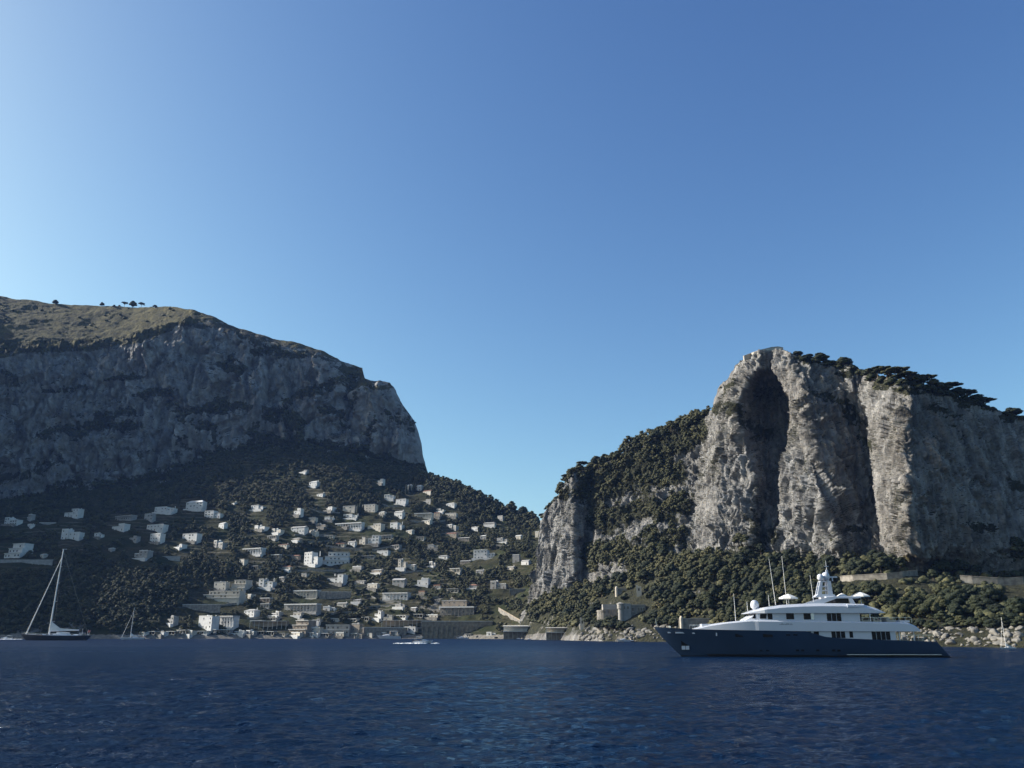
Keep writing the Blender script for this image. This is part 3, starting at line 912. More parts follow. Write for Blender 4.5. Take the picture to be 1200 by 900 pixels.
def house(x0, x1, y0, y1, style, wallm, label, cat='house', group=None, roofm=None, rz=None, shut=False, which=None, storeys=None, depth=None, name=None):
    pxc = (x0 + x1) / 2
    g = ground_at(pxc, y1, which)
    if g is None:
        g = at(pxc, y1, 900)
    Y = g.y
    k = (g.y * CP + (g.z - CAM_H) * SP) / F
    W, H = max(2.5, (x1 - x0) * k), max(2.4, (y1 - y0) * k)
    if group in ('small houses among the trees', 'low huts along the waterfront'):
        RECTS.append((x0 + 2, x1 - 2, y0 + 1, y1 + 1))
    elif style not in ('wall', 'arcade', 'pergola', 'awning'):
        RECTS.append((x0 - 1.5, x1 + 1.5, y0 - 1, y1 + 9))
    else:
        RECTS.append((x0, x1, y0, y1 + 5))
    D = depth or min(max(4.5, W * 0.45), 8.0)
    rz = (-0.50 + hr.uniform(-0.2, 0.2)) if rz is None else rz
    if W > 22: rz *= 0.7
    nm = name or {'hotel': 'hotel', 'restaurant': 'seaside_restaurant', 'wall': 'retaining_wall', 'pavilion': 'bathing_pavilion', 'tower': 'stone_tower'}.get(cat, 'house')
    root = empty(nm, g, rz)
    tag(root, label, cat, group)
    root['wdh'] = (W, D, H)
    wm_, rm_ = M[wallm], M[roofm or ('roofgrey' if hr.random() < 0.5 else 'roofwhite')]
    n_st = storeys or max(1, min(4, round(H / 3.2)))
    fnd = -max(2.5, D * 0.45)
    a, c = -W / 2, W / 2
    fronts = []                                                          # (xa, xb, yfront, zbase, zheight)
    w = MB()
    if style == 'flat' or style == 'hip' or style == 'gable':
        if style == 'flat' and W > 8 and hr.random() < 0.75:            # two volumes of different height
            cut = a + W * hr.choice((0.38, 0.6, 0.66))
            lowleft = hr.random() < 0.5
            hl, hh = H * hr.uniform(0.58, 0.72), H
            if lowleft:
                w.box(a, cut, 0.9, D, fnd, hl).box(cut, c, 0, D + 0.05, fnd, hh)
                fronts += [(a, cut, 0.9, 0, hl), (cut, c, 0, 0, hh)]
                tops = [(a, cut, 0.9, D, hl), (cut, c, 0, D + 0.05, hh)]
            else:
                w.box(a, cut, 0, D, fnd, hh).box(cut, c, 0.9, D - 0.05, fnd, hl)
                fronts += [(a, cut, 0, 0, hh), (cut, c, 0.9, 0, hl)]
                tops = [(a, cut, 0, D, hh), (cut, c, 0.9, D - 0.05, hl)]
        else:
            hb = H if style == 'flat' else H * 0.76
            w.box(a, c, 0, D, fnd, hb)
            fronts.append((a, c, 0, 0, hb)); tops = [(a, c, 0, D, hb)]
        w.build('wall', wm_, root)
        r = MB()
        if style == 'flat':
            for (p, q, u, v, t) in tops:
                r.box(p - 0.15, q + 0.15 - (0.3 if q < c else 0), u - 0.18, v + 0.12, t, t + 0.28)
                r.box(p, q - 0.02, u, u + 0.2, t + 0.28, t + 0.75).box(p, p + 0.2, u + 0.2, v, t + 0.28, t + 0.75)
            if W > 9:
                r.box(a + W * 0.3, a + W * 0.3 + 1.6, D * 0.5, D * 0.5 + 1.6, H * 0.9, H + 1.5)
        elif style == 'hip':
            hip(r, a, c, 0, D, H * 0.76, H * 0.24)
        else:
            z = H * 0.76
            r.add([(a - .3, -.4, z), (c + .3, -.4, z), (c + .3, D + .4, z), (a - .3, D + .4, z), (a - .3, D / 2, H), (c + .3, D / 2, H)], [(0, 1, 5, 4), (2, 3, 4, 5), (1, 2, 5), (3, 0, 4), (3, 2, 1, 0)])
        roof = r.build('roof', rm_, root)
        if hr.random() < 0.4 and W > 6:
            ch = MB(); ch.box(c - 1.9, c - 1.2, D * .6, D * .6 + .7, H * 0.7, H + 1.1).box(c - 2.0, c - 1.1, D * .6 - .1, D * .6 + .8, H + 1.1, H + 1.25)
            ch.build('chimney', wm_, roof)
    elif style == 'tiers':                                              # a stepped hotel
        nt = n_st
        for i in range(nt):
            z0_, z1_ = H * i / nt, H * (i + 1) / nt
            xa, xb = a + W * 0.10 * i, c - W * 0.03 * i
            w.box(xa, xb, 2.2 * i, D + 2.2 * nt, fnd if i == 0 else z0_ - 0.3, z1_ - 0.01 * i)
            fronts.append((xa, xb, 2.2 * i, z0_, H / nt))
        w.build('wall', wm_, root)
        r = MB()
        for i in range(nt):
            z1_ = H * (i + 1) / nt
            xa, xb = a + W * 0.10 * i, c - W * 0.03 * i
            r.box(xa - .2, xb + .2, 2.2 * i - 0.9, 2.2 * i + 0.0, z1_ - 0.05, z1_ + 0.35)
        r.box(a + W * .10 * (nt - 1) - .2, c - W * .03 * (nt - 1) + .2, 2.2 * (nt - 1) + 0.01, D + 2.2 * nt + .2, H + 0.02, H + .3)
        r.build('roof', rm_, root)
    elif style == 'long':                                               # long low block with a gallery of piers
        w.box(a, c, 1.6, D, fnd, H * 0.86)
        npier = max(3, int(W / 3.4))
        for i in range(npier + 1):
            xx = a + (W - 0.45) * i / npier
            w.box(xx, xx + 0.45, 0, 0.45, -1.5, H * 0.86)
        w.box(a, c, -0.3, 1.6, -2.5, 0.02)
        w.build('wall', wm_, root)
        r = MB(); r.box(a - .3, c + .3, -0.4, D + .2, H * 0.86, H)
        r.build('roof', rm_, root)
        fronts.append((a, c, 1.6, 0, H * 0.86))
    elif style == 'wall':
        w.box(a, c, 0, 0.9, fnd, H - 0.35)
        nb = max(2, int(W / 6))
        for i in range(nb + 1):
            xx = a + (W - 0.7) * i / nb
            w.box(xx, xx + 0.7, -0.35, 0.0, fnd, H - 0.5)
        w.build('wall', wm_, root)
        MB().box(a - .15, c + .15, -0.2, 1.05, H - 0.35, H).build('coping', rm_, root)
    elif style == 'arcade':
        n_ar = max(3, int(W / 4.2)); pw = W / n_ar
        for i in range(n_ar):
            xa = a + pw * i
            o = pw * 0.28; hh = H * 0.62; mid = xa + pw / 2
            w.box(xa, mid - o, 0, 1.2, fnd, H)
            w.box(mid + o, xa + pw, 0, 1.2, fnd, H)
            pts = [(mid - o, hh - o)] + [(mid - o * math.cos(math.pi * j / 6), hh - o + o * math.sin(math.pi * j / 6)) for j in range(1, 6)] + [(mid + o, hh - o)]
            poly = pts + [(mid + o, H), (mid - o, H)]
            w.prism(poly, 0.0, 1.2)
        w.box(a, c, 0.55, D, fnd, H - 0.06)
        w.build('wall', wm_, root)
        MB().box(a - .2, c + .2, -0.25, D, H, H + 0.4).build('coping', rm_, root)
    elif style in ('pergola', 'awning'):
        npost = max(3, int(W / 4))
        for i in range(npost + 1):
            xx = a + (W - 0.25) * i / npost
            po = MB(); po.box(xx, xx + 0.25, 0.1, 0.35, -2.0, H - 0.25)
            po.build('post', M['white' if style == 'awning' else 'greyrender'], root)
        MB().box(a, c, D * 0.75, D, -2.0, H - 0.3).build('wall', M['tan' if style == 'awning' else wallm], root)
        MB().box(a - .4, c + .4, -0.5, D, H - 0.25, H).build('roof', M['canvas'] if style == 'awning' else rm_, root)
        MB().box(a, c, -0.6, D * 0.7, -1.2, -0.05).build('terrace', M['stone'], root)
    elif style == 'pavilion':                                           # bathing platform on piles
        fl = H * 0.52
        n_p = max(4, int(W / 3.2))
        for i in range(n_p + 1):
            xx = a + (W - 0.4) * i / n_p
            MB().box(xx, xx + 0.4, 0.2, 0.6, -4, fl - 0.3).build('pile', M['greyrender'], root)
            MB().box(xx, xx + 0.3, 0.3, 0.6, fl, H - 0.35).build('post', M['white'], root)
        MB().box(a, c, 4.5, D, -4, fl - 0.3).build('back_wall', M['stone'], root)
        MB().box(a - .4, c + .4, -0.6, D, fl - 0.3, fl).build('deck', M['roofwhite'], root)
        MB().box(a, c, 3.6, D, fl, H - 0.35).build('cabins', wm_, root)
        rr = MB(); rr.add([(a - .5, -0.8, H - .35), (c + .5, -0.8, H - .35), (c + .5, D, H - .1), (a - .5, D, H - .1), (a - .5, -0.8, H - .15), (c + .5, -0.8, H - .15), (c + .5, D, H + .3), (a - .5, D, H + .3)], [(0, 1, 2, 3), (4, 5, 6, 7), (0, 1, 5, 4), (1, 2, 6, 5), (2, 3, 7, 6), (3, 0, 4, 7)])
        rr.build('roof', M['canvas'] if roofm is None else rm_, root)
    # openings
    cnt = 0
    for (p, q, yf, zb, hh) in fronts:
        ns = 1 if style in ('tiers', 'long') else max(1, round(hh / 3.2))
        ww = q - p
        nwin = max(1, min(9 if style in ('tiers', 'long') else 5, int(ww / (3.9 if style != 'tiers' else 4.2))))
        for si in range(ns):
            sh = hh / ns
            for j in range(nwin):
                if cnt > 40: break
                cx = p + ww * (j + 0.5) / nwin + hr.uniform(-0.15, 0.15)
                if si == 0 and j == nwin // 2 and style in ('flat', 'hip', 'gable') and ww > 5 and zb == 0:
                    dm = MB(); dm.box(-0.55, 0.55, -0.05, 0.05, 0, 2.1, 0).box(-0.7, -0.55, -0.09, 0.05, 0, 2.25, 1).box(0.55, 0.7, -0.09, 0.05, 0, 2.25, 1).box(-0.55, 0.55, -0.09, 0.05, 2.1, 2.25, 1)
                    d = dm.build('door', [M['wood'], M['wframe']], root); d.location = (cx, yf, 0.05)
                    continue
                if hr.random() < 0.36: continue
                wh = min(1.7 if style == 'tiers' else 1.35, sh * 0.5)
                wd_ = min(1.7 if style in ('tiers', 'long') else 1.05, ww / nwin * 0.5)
                o = link('window', window_mesh(wd_, wh, 'shut' if shut else 'plain'), root)
                o.location = (cx, yf - 0.03, zb + si * sh + (sh - wh) * 0.5)
                cnt += 1
    if style in ('flat', 'hip') and W > 7 and hr.random() < 0.6:
        t_ = MB(); t_.box(a - 1.0, c + 1.2, -3.2, -0.03, -3.5, -0.05).box(a - 1.0, c + 1.2, -3.2, -3.0, -0.05, 0.75)
        t_.build('terrace', M['white' if hr.random() < 0.5 else 'stone'], root)
    return root


def strip_wall(name, label, pts, height, mats_, fb=400, thick=0.8, cope=0.3, terr='promontory', grp=None):
    """A wall that follows the ground along a pixel path."""
    P_ = [ground_at(px, py, terr) or at(px, py, fb) for px, py in pts]
    root = empty(name, P_[0])
    tag(root, label, 'wall', grp)
    w, c = MB(), MB()
    for a, b in zip(P_[:-1], P_[1:]):
        a, b = a - P_[0], b - P_[0]
        d = (b - a); d.z = 0; d.normalize()
        nrm = Vector((-d.y, d.x, 0)) * thick
        for bb, z0, z1, n2 in ((w, -3.0, height, nrm), (c, height, height + cope, nrm * 1.2)):
            bb.add([a + Vector((0, 0, z0)) - (n2 - nrm), b + Vector((0, 0, z0)) - (n2 - nrm), b + n2 + Vector((0, 0, z0)), a + n2 + Vector((0, 0, z0)),
                    a + Vector((0, 0, z1)) - (n2 - nrm), b + Vector((0, 0, z1)) - (n2 - nrm), b + n2 + Vector((0, 0, z1)), a + n2 + Vector((0, 0, z1))],
                   [(0, 1, 2, 3), (4, 5, 6, 7), (0, 1, 5, 4), (1, 2, 6, 5), (2, 3, 7, 6), (3, 0, 4, 7)])
    w.build('wall', mats_[0], root)
    c.build('coping', mats_[1], root)
    for (px, py) in (pts if grp is None else []):
        RECTS.append((px - 9, px + 9, py - height * 2.2, py + 1))
    return root


HOUSES = [
    # shaded rows at the foot of the mountain
    (0, 23, 605, 615, 'flat', 'white', 'white flat-roofed villa cut by the left picture edge, upper of the two there'),
    (27, 39, 602, 610, 'flat', 'greyrender', 'small grey house just right of the upper villa at the left picture edge'),
    (46, 65, 611, 615, 'wall', 'greyrender', 'low grey garden wall between the edge villa and the terraced white villa', 'wall'),
    (30, 38, 614, 618, 'flat', 'white', 'tiny white outbuilding below the small grey house at left'),
    (70, 95, 595, 606, 'flat', 'white', 'white villa with wide terrace, highest one left of the tall mast'),
    (68, 95, 618, 632, 'flat', 'white', 'white two-part villa directly above the tall sailing yacht mast'),
    (108, 120, 624, 630, 'flat', 'white', 'little low white house right of the villa above the mast'),
    (126, 149, 613, 622, 'flat', 'white', 'bright white box villa in the middle of the shaded slope, lower than its grey neighbour'),
    (129, 159, 603, 610, 'long', 'greyrender', 'long pale villa with arches above the bright white box villa'),
    (167, 180, 601, 610, 'flat', 'greyrender', 'small pale house in shade between the long arched villa and the hipped mansion'),
    (177, 206, 593, 601, 'flat', 'white', 'wide low white villa left of the hipped-roof mansion'),
    (167, 195, 614, 622, 'flat', 'white', 'white villa with a tower block right of the bright box villa'),
    (172, 190, 624, 636, 'flat', 'white', 'tall white villa stepping down below the tower block villa'),
    (148, 162, 628, 634, 'flat', 'greyrender', 'small dim house left of the tall stepped white villa'),
    (153, 175, 644, 655, 'flat', 'greyrender', 'pale ruined-looking house lowest in the shade above the dark wood'),
    (0, 27, 637, 654, 'tiers', 'white', 'large white tiered villa at the left edge with a long base wall'),
    (0, 61, 654, 660, 'wall', 'greyrender', 'long grey terrace wall under the large tiered villa at left', 'wall'),
    (44, 53, 648, 654, 'gable', 'cream', 'little gabled kiosk on the long terrace wall at left'),
    (125, 132, 641, 646, 'gable', 'greyrender', 'dim gabled hut alone in the dark wood right of the mast'),
    (184, 211, 650, 656, 'wall', 'greyrender', 'pale terrace wall where the shaded wood meets the sunlit pines', 'wall'),
    (214, 240, 584, 597, 'hip', 'white', 'white mansion with pale hipped roof, highest large house in shade'),
    (236, 260, 597, 607, 'flat', 'white', 'white villa with a hanging terrace just below the hipped mansion'),
    (253, 265, 611, 619, 'gable', 'white', 'slanting small white house below the terrace villa'),
    (209, 234, 624, 635, 'flat', 'white', 'broad white villa at the lower end of the shaded rows'),
    (200, 217, 638, 642, 'flat', 'white', 'thin low white building under the broad shaded villa'),
    (245, 264, 632, 643, 'flat', 'greyrender', 'grey villa with flat terraces right of the broad shaded villa'),
    (291, 310, 591, 598, 'flat', 'white', 'white villa alone in the shade left of the sunlit gardens'),
    (294, 313, 615, 621, 'flat', 'white', 'pale villa right at the edge of the mountain shadow'),
    (270, 276, 588, 591, 'gable', 'white', 'tiny white hut high in the shade right of the hipped mansion'),
    (341, 354, 595, 604, 'flat', 'white', 'white cube house just inside the shadow edge'),
    (350, 361, 551, 554, 'flat', 'greyrender', 'faint low house highest of all under the mountain face'),
    (360, 373, 562, 570, 'hip', 'white', 'shaded white house with hipped roof high under the mountain'),
    (369, 380, 577, 582, 'gable', 'white', 'tiny bright gabled house in the upper shade'),
    (440, 450, 561, 567, 'flat', 'white', 'small white cube house high below the mountain nose'),
    # sunlit upper slope
    (338, 359, 615, 624, 'gable', 'white', 'sunlit white gabled villa left of the long upper hotel'),
    (315, 331, 619, 625, 'flat', 'cream', 'cream low house at the left end of the sunlit upper slope'),
    (279, 310, 641, 650, 'long', 'white', 'long pale house with a colonnade left of the big white hotel'),
    (375, 392, 594, 599, 'flat', 'white', 'low white house at the upper left of the sunlit villas'),
    (400, 417, 592, 600, 'flat', 'cream', 'cream villa with three windows beside the dark cypress clump'),
    (422, 441, 590, 600, 'flat', 'cream', 'cream villa right of the dark cypress clump'),
    (400, 420, 602, 608, 'flat', 'white', 'low white annex under the three-window cream villa'),
    (460, 473, 597, 606, 'gable', 'white', 'white gabled cottage among trees right of the cypress villas'),
    (360, 371, 606, 611, 'flat', 'cream', 'small cream house above the sunlit white gabled villa'),
    (379, 391, 605, 610, 'flat', 'white', 'small white house in front of the low annex row'),
    (388, 427, 611, 621, 'long', 'white', 'very long white villa with arcade across the upper slope'),
    (427, 449, 613, 621, 'flat', 'cream', 'cream wing continuing the long arcaded villa to the right'),
    (455, 472, 611, 620, 'flat', 'white', 'white villa in tree shade right of the cream wing'),
    (429, 445, 626, 638, 'flat', 'white', 'white three-storey villa standing tall mid slope'),
    (419, 429, 629, 638, 'flat', 'cream', 'cream annex touching the tall three-storey villa'),
    (406, 417, 633, 639, 'gable', 'white', 'white cottage left of the tall three-storey villa'),
    (449, 462, 579, 585, 'flat', 'white', 'bright white villa with terrace near the top of the sunlit slope'),
    (462, 477, 584, 591, 'flat', 'white', 'white flat villa right below the bright terrace villa'),
    (474, 483, 566, 575, 'hip', 'cream', 'cream house between cypresses just under the mountain nose'),
    (485, 495, 567, 575, 'hip', 'white', 'white house right of the cypresses under the mountain nose'),
    (484, 507, 600, 607, 'long', 'cream', 'long cream house with piers on the upper right slope'),
    (521, 534, 588, 594, 'hip', 'white', 'white house with hip roof nearest the wooded ridge'),
    (509, 521, 596, 600, 'flat', 'cream', 'small cream house below the hip-roofed house by the ridge'),
    (521, 536, 614, 620, 'flat', 'greyrender', 'grey house alone among pines below the ridge'),
    # middle slope
    (351, 376, 645, 662, 'flat', 'white', 'tall bright left block of the big white hotel mid slope', 'hotel'),
    (377, 409, 647, 662, 'tiers', 'white', 'long balconied right wing of the big white hotel', 'hotel'),
    (379, 405, 672, 684, 'flat', 'white', 'white house with three dark arches below the big hotel'),
    (300, 321, 677, 689, 'flat', 'white', 'white house on the brow above the seafront right of the terraced hotel'),
    (465, 476, 654, 666, 'flat', 'cream', 'narrow cream tower house in the middle of the right slope'),
    (476, 487, 660, 667, 'gable', 'cream', 'low cream house right of the narrow tower house'),
    (458, 475, 676, 687, 'gable', 'greyrender', 'grey gabled house below the narrow tower house'),
    (487, 503, 677, 686, 'flat', 'white', 'white house with bright parapet right of the grey gabled house'),
    (553, 581, 643, 655, 'flat', 'white', 'white house half hidden by pines in the right wood'),
    (600, 609, 649, 659, 'flat', 'greyrender', 'grey cube house near the foot of the rock'),
    (609, 621, 655, 662, 'gable', 'white', 'bright white gabled house touching the rock foot'),
    (573, 594, 680, 690, 'flat', 'greyrender', 'grey villa with pale parapet in the lower right wood'),
    (597, 630, 689, 693, 'wall', 'stone', 'pale garden wall running right from the grey villa to the rock', 'wall'),
    (626, 638, 622, 630, 'flat', 'cream', 'cream house perched in the gap beside the rock'),
    (635, 644, 606, 610, 'flat', 'white', 'tiny white house on the saddle beside a round pine'),
    (582, 590, 604, 610, 'flat', 'greyrender', 'small grey house just below the wooded ridge line'),
    # lower slope
    (248, 266, 681, 692, 'flat', 'cream', 'top block of the terraced cream hotel, crowned by dark plants', 'hotel'),
    (265, 287, 680, 694, 'tiers', 'cream', 'right-hand block of the terraced cream hotel', 'hotel'),
    (228, 283, 693, 705, 'tiers', 'cream', 'middle gallery of the terraced cream hotel with a pale roof edge', 'hotel'),
    (213, 258, 705, 716, 'wall', 'stone', 'broad stone retaining wall below the terraced cream hotel', 'wall'),
    (340, 374, 690, 701, 'long', 'cream', 'long grey-cream hall with pale roof line mid lower slope'),
    (374, 411, 690, 702, 'wall', 'stone', 'plain stone retaining wall right of the long hall', 'wall'),
    (327, 376, 706, 717, 'long', 'greyrender', 'seafront house with a bright white roof edge below the long hall'),
    (445, 480, 693, 703, 'long', 'white', 'long low white building over a pale ledge on lower right slope'),
    (436, 448, 717, 725, 'flat', 'white', 'bright white cube house with two windows by the white awning'),
    (448, 460, 722, 728, 'flat', 'cream', 'low cream building under the white cube with two windows'),
    # seafront
    (227, 252, 723, 737, 'flat', 'white', 'left block of the bright white seafront restaurant', 'restaurant'),
    (252, 275, 722, 735, 'long', 'white', 'right block of the bright white seafront restaurant', 'restaurant'),
    (191, 206, 723, 731, 'flat', 'greyrender', 'dull grey house by the shore left of the bright white restaurant'),
    (282, 301, 714, 722, 'hip', 'white', 'white vaulted house above the dark cove'),
    (292, 335, 728, 738, 'awning', 'blueglass', 'blue-grey covered restaurant terrace over the shore', 'restaurant'),
    (335, 361, 728, 743, 'tiers', 'tan', 'brown tiered beach building with dark openings', 'restaurant'),
    (362, 376, 736, 743, 'flat', 'cream', 'little cream beach hut row right of the brown tiered building'),
    (376, 410, 733, 744, 'tiers', 'greyrender', 'grey beach terraces with two pale bands', 'restaurant'),
    (410, 427, 732, 744, 'flat', 'tan', 'brown seafront block with pale flat roof', 'restaurant'),
    (427, 476, 736, 745, 'arcade', 'stone', 'dark arched sea wall below the white awning', 'wall'),
    (447, 504, 727, 735, 'awning', 'white', 'long white awning roof over the seafront terrace', 'restaurant'),
    (494, 577, 729, 745, 'arcade', 'ochre', 'large ochre sea wall with a row of shallow arches', 'wall'),
    (515, 549, 703, 712, 'flat', 'tan', 'tan crumbling house on top of the dark colonnade'),
    (514, 556, 711, 722, 'long', 'stone', 'dark stone colonnade house above the ochre sea wall'),
    (590, 638, 734, 747, 'pavilion', 'white', 'bathing pavilion on piles with bright white roof', 'pavilion'),
    (640, 676, 736, 747, 'pavilion', 'cream', 'grey bathing platform on piles right of the bright pavilion', 'pavilion'),
]
for hrow in HOUSES:
    x0, x1, y0, y1, st_, wm_, lab = hrow[:7]
    if st_ in ('flat', 'hip', 'gable', 'long') and y1 < 722:
        y0 = y1 - (y1 - y0) * 0.84
        x0, x1 = x0 + (x1 - x0) * 0.04, x1 - (x1 - x0) * 0.04
    if st_ == 'wall':
        y0 = y1 - (y1 - y0) * 0.7
    cat = hrow[7] if len(hrow) > 7 else 'house'
    kw = {}
    if st_ in ('tiers',): kw['storeys'] = 3 if (y1 - y0) > 11 else 2
    if st_ in ('arcade', 'pavilion', 'wall', 'awning'): kw['rz'] = hr.uniform(-0.12, 0.05)
    if st_ == 'pavilion':
        kw['depth'] = 9.0
        if wm_ == 'cream': kw['roofm'] = 'roofgrey'
    if 'balconied' in lab: kw['rz'] = 0.1
    if st_ in ('gable', 'hip') : kw['roofm'] = 'roofwhite' if hr.random() < 0.6 else 'roofgrey'
    house(x0, x1, y0, y1, st_, wm_, lab, cat, shut=(hr.random() < 0.25), which=None if st_ == 'pavilion' else 'hillside', **kw)


# small houses that show only as pale specks between the trees
SMALL = [(318, 632), (331, 641), (366, 627), (385, 631), (398, 641), (447, 604), (500, 590), (512, 606), (498, 613), (479, 625), (492, 633), (507, 643), (462, 643), (448, 650), (431, 655), (418, 668), (441, 672), (506, 664), (519, 655), (533, 671), (543, 634), (528, 629), (556, 622), (573, 616), (566, 632),
         (588, 636), (607, 632), (545, 661), (562, 672), (335, 668), (322, 655), (344, 655), (298, 668), (283, 660), (356, 676), (330, 681), (421, 684), (436, 690), (494, 697), (512, 690), (530, 694), (400, 711), (418, 706), (385, 716), (310, 706), (292, 702), (322, 722), (310, 712), (348, 722), (468, 712), (484, 716), (405, 618), (452, 632), (375, 618), (346, 634), (528, 606), (470, 590), (500, 579), (598, 668), (554, 690)]
for i, (px, py) in enumerate(SMALL):
    w_ = hr.uniform(7, 16); h_ = hr.uniform(3.4, 5.4)
    house(px - w_ / 2, px + w_ / 2, py - h_, py, hr.choice(('flat', 'flat', 'gable', 'hip', 'long')), hr.choice(('white', 'cream', 'cream', 'greyrender', 'tan')),
          'small pale house half lost among the trees of the sunlit slope', 'house', 'small houses among the trees', roofm=hr.choice(('roofwhite', 'roofgrey', 'roofgrey', 'tile')), which='hillside', depth=5.0)
# the strip of low huts, bars and terraces along the water
FRONT = [(166, 744), (176, 743), (187, 744), (199, 743), (212, 743), (222, 744), (236, 743), (250, 742), (264, 742), (280, 743), (292, 744), (304, 743), (316, 744), (330, 745), (346, 745), (362, 745), (380, 746), (398, 746), (414, 746), (432, 746), (448, 745), (464, 742), (480, 740), (520, 746), (548, 746), (575, 745),
         (300, 730), (318, 727), (352, 730), (370, 729), (392, 728), (412, 728), (428, 727), (470, 724), (490, 723), (506, 724)]
for i, (px, py) in enumerate(FRONT):
    w_ = hr.uniform(8, 17); h_ = hr.uniform(2.6, 4.6)
    house(px - w_ / 2, px + w_ / 2, py - h_, py, hr.choice(('flat', 'long', 'long', 'flat', 'awning')), hr.choice(('white', 'cream', 'white', 'greyrender')),
          'low pale hut or terrace in the strip along the waterfront', 'beach hut', 'low huts along the waterfront', roofm=hr.choice(('roofwhite', 'roofwhite', 'roofgrey')), which='hillside', depth=5.0, name='beach_hut')
# dry-stone terrace walls and lanes on the sunlit slope
LANES = [[(300, 668), (320, 667), (340, 669), (362, 670)], [(306, 660), (330, 659), (350, 661)], [(318, 652), (336, 651), (350, 653)], [(360, 668), (380, 670), (405, 669)], [(360, 636), (385, 635), (405, 637)],
         [(345, 628), (370, 627), (392, 629)], [(380, 640), (402, 643), (425, 644)], [(436, 645), (455, 642), (475, 644)], [(300, 684), (322, 692), (340, 693)], [(410, 690), (425, 687), (440, 689)], [(435, 700), (446, 705), (470, 706)],
         [(380, 722), (400, 718), (425, 720)], [(425, 712), (445, 711), (470, 709)], [(480, 700), (500, 702), (515, 701)], [(470, 672), (490, 670), (510, 668)], [(510, 628), (530, 625), (550, 627)], [(480, 611), (500, 613), (522, 611)],
         [(560, 648), (580, 640), (600, 641)], [(360, 596), (375, 601), (398, 602)], [(440, 588), (455, 594), (480, 593)], [(255, 712), (272, 709), (290, 708)], [(290, 726), (310, 724), (330, 725)], [(340, 712), (352, 716), (378, 718)]]
for ln in LANES:
    strip_wall('terrace_wall', 'low pale dry-stone terrace wall between garden terraces of the sunlit slope', [(p[0], p[1]) for p in ln], hr.uniform(0.9, 1.7), (M['stone'], M['greyrender']), terr='hillside', grp='terrace walls on the sunlit slope')


def on_promontory(px, py, fallback):
    g = ground_at(px, py, 'promontory')
    return g if g is not None else at(px, py, fallback)


# --- the little round fort on its rocks
def fort():
    g = on_promontory(736, 734, 470)
    k = (g.y * CP + (g.z - CAM_H) * SP) / F
    root = empty('fort', g, 0.0)
    tag(root, 'grey stone fort with a round bastion and lit corner turret above the boulders', 'fort')
    RECTS.append((703, 763, 702, 722))
    X = lambda px: (px - 736) * k
    Z = lambda py: (734 - py) * k
    b = MB(); b.lathe([(5.4, -5), (4.9, Z(717)), (5.1, Z(716.5)), (5.1, Z(714.5)), (4.6, Z(714.5)), (4.6, Z(715.5))], X(715), 24, 20)
    b.build('bastion', M['stone'], root)
    MB().box(X(712), X(729), 20.2, 24, -3, Z(713.8)).build('curtain_wall', M['stone'], root)
    MB().box(X(712), X(729.5), 20.0, 20.6, Z(713.8), Z(712.8)).build('parapet', M['greyrender'], root)
    MB().box(X(712), X(729), 22.2, 28, Z(716), Z(707.5)).build('upper_block', M['greyrender'], root)
    t_ = MB(); t_.lathe([(1.7, -4), (1.5, Z(714)), (2.0, Z(713.5)), (2.0, Z(708.5)), (2.2, Z(708.3)), (2.2, Z(707.5)), (0.3, Z(706))], X(730.5), 9.6, 12)
    t_.build('turret', M['greyrender'], root)
    MB().box(X(732), X(743), 9.8, 18, -5, Z(707.5)).build('wall', M['greyrender'], root)
    MB().box(X(743), X(761), 10.8, 19, -5, Z(709.5)).build('wall', M['stone'], root)
    MB().box(X(742.6), X(761.4), 10.5, 19, Z(709.5), Z(708.7)).build('roof', M['roofgrey'], root)
    MB().box(X(760), X(777), 8.5, 12, -5, Z(727)).build('curtain_wall', M['stone'], root)
    MB().box(X(739), X(762), 7.7, 9.7, -5, Z(731)).build('plinth', M['stone'], root)
    for i, px in enumerate((745.5, 749, 752.5, 756, 759)):
        for py in (716, 724):
            if (i + int(py)) % 4 == 1: continue
            o = link('window', window_mesh(1.2, 1.9, 'plain'), root); o.location = (X(px), 10.76, Z(py))
    for px in (735, 739.5):
        o = link('window', window_mesh(1.0, 1.6, 'plain'), root); o.location = (X(px), 9.76, Z(714))
fort()


def simple(name, label, cat, px0, px1, py0, py1, build, fb=460):
    g = on_promontory((px0 + px1) / 2, py1, fb)
    k = (g.y * CP + (g.z - CAM_H) * SP) / F
    root = empty(name, g, -0.15)
    tag(root, label, cat)
    RECTS.append((px0 - 1, px1 + 1, py0, py1 + 4))
    build(root, (px1 - px0) * k, (py1 - py0) * k)
    return root

def b_tower(root, W, H):
    b = MB(); b.box(-W / 2, W / 2, 0, W, -4, H * .9); b.box(-W / 2, -W / 2 + W * .35, 0.01, W * .98, H * .9, H).build('wall', M['cream'], root)
    MB().box(-W * .15, W * .15, -0.05, 0.1, H * .5, H * .72).build('window', M['dark'], root)  # solid dark block painted as the shaded window opening
simple('ruined_tower', 'broken pale tower stub among pines above the fort', 'tower', 746, 752, 686, 699, b_tower)
simple('ruined_tower', 'small square stone lookout on the rocks left of the fort', 'tower', 680, 685, 724, 738, b_tower, 540)

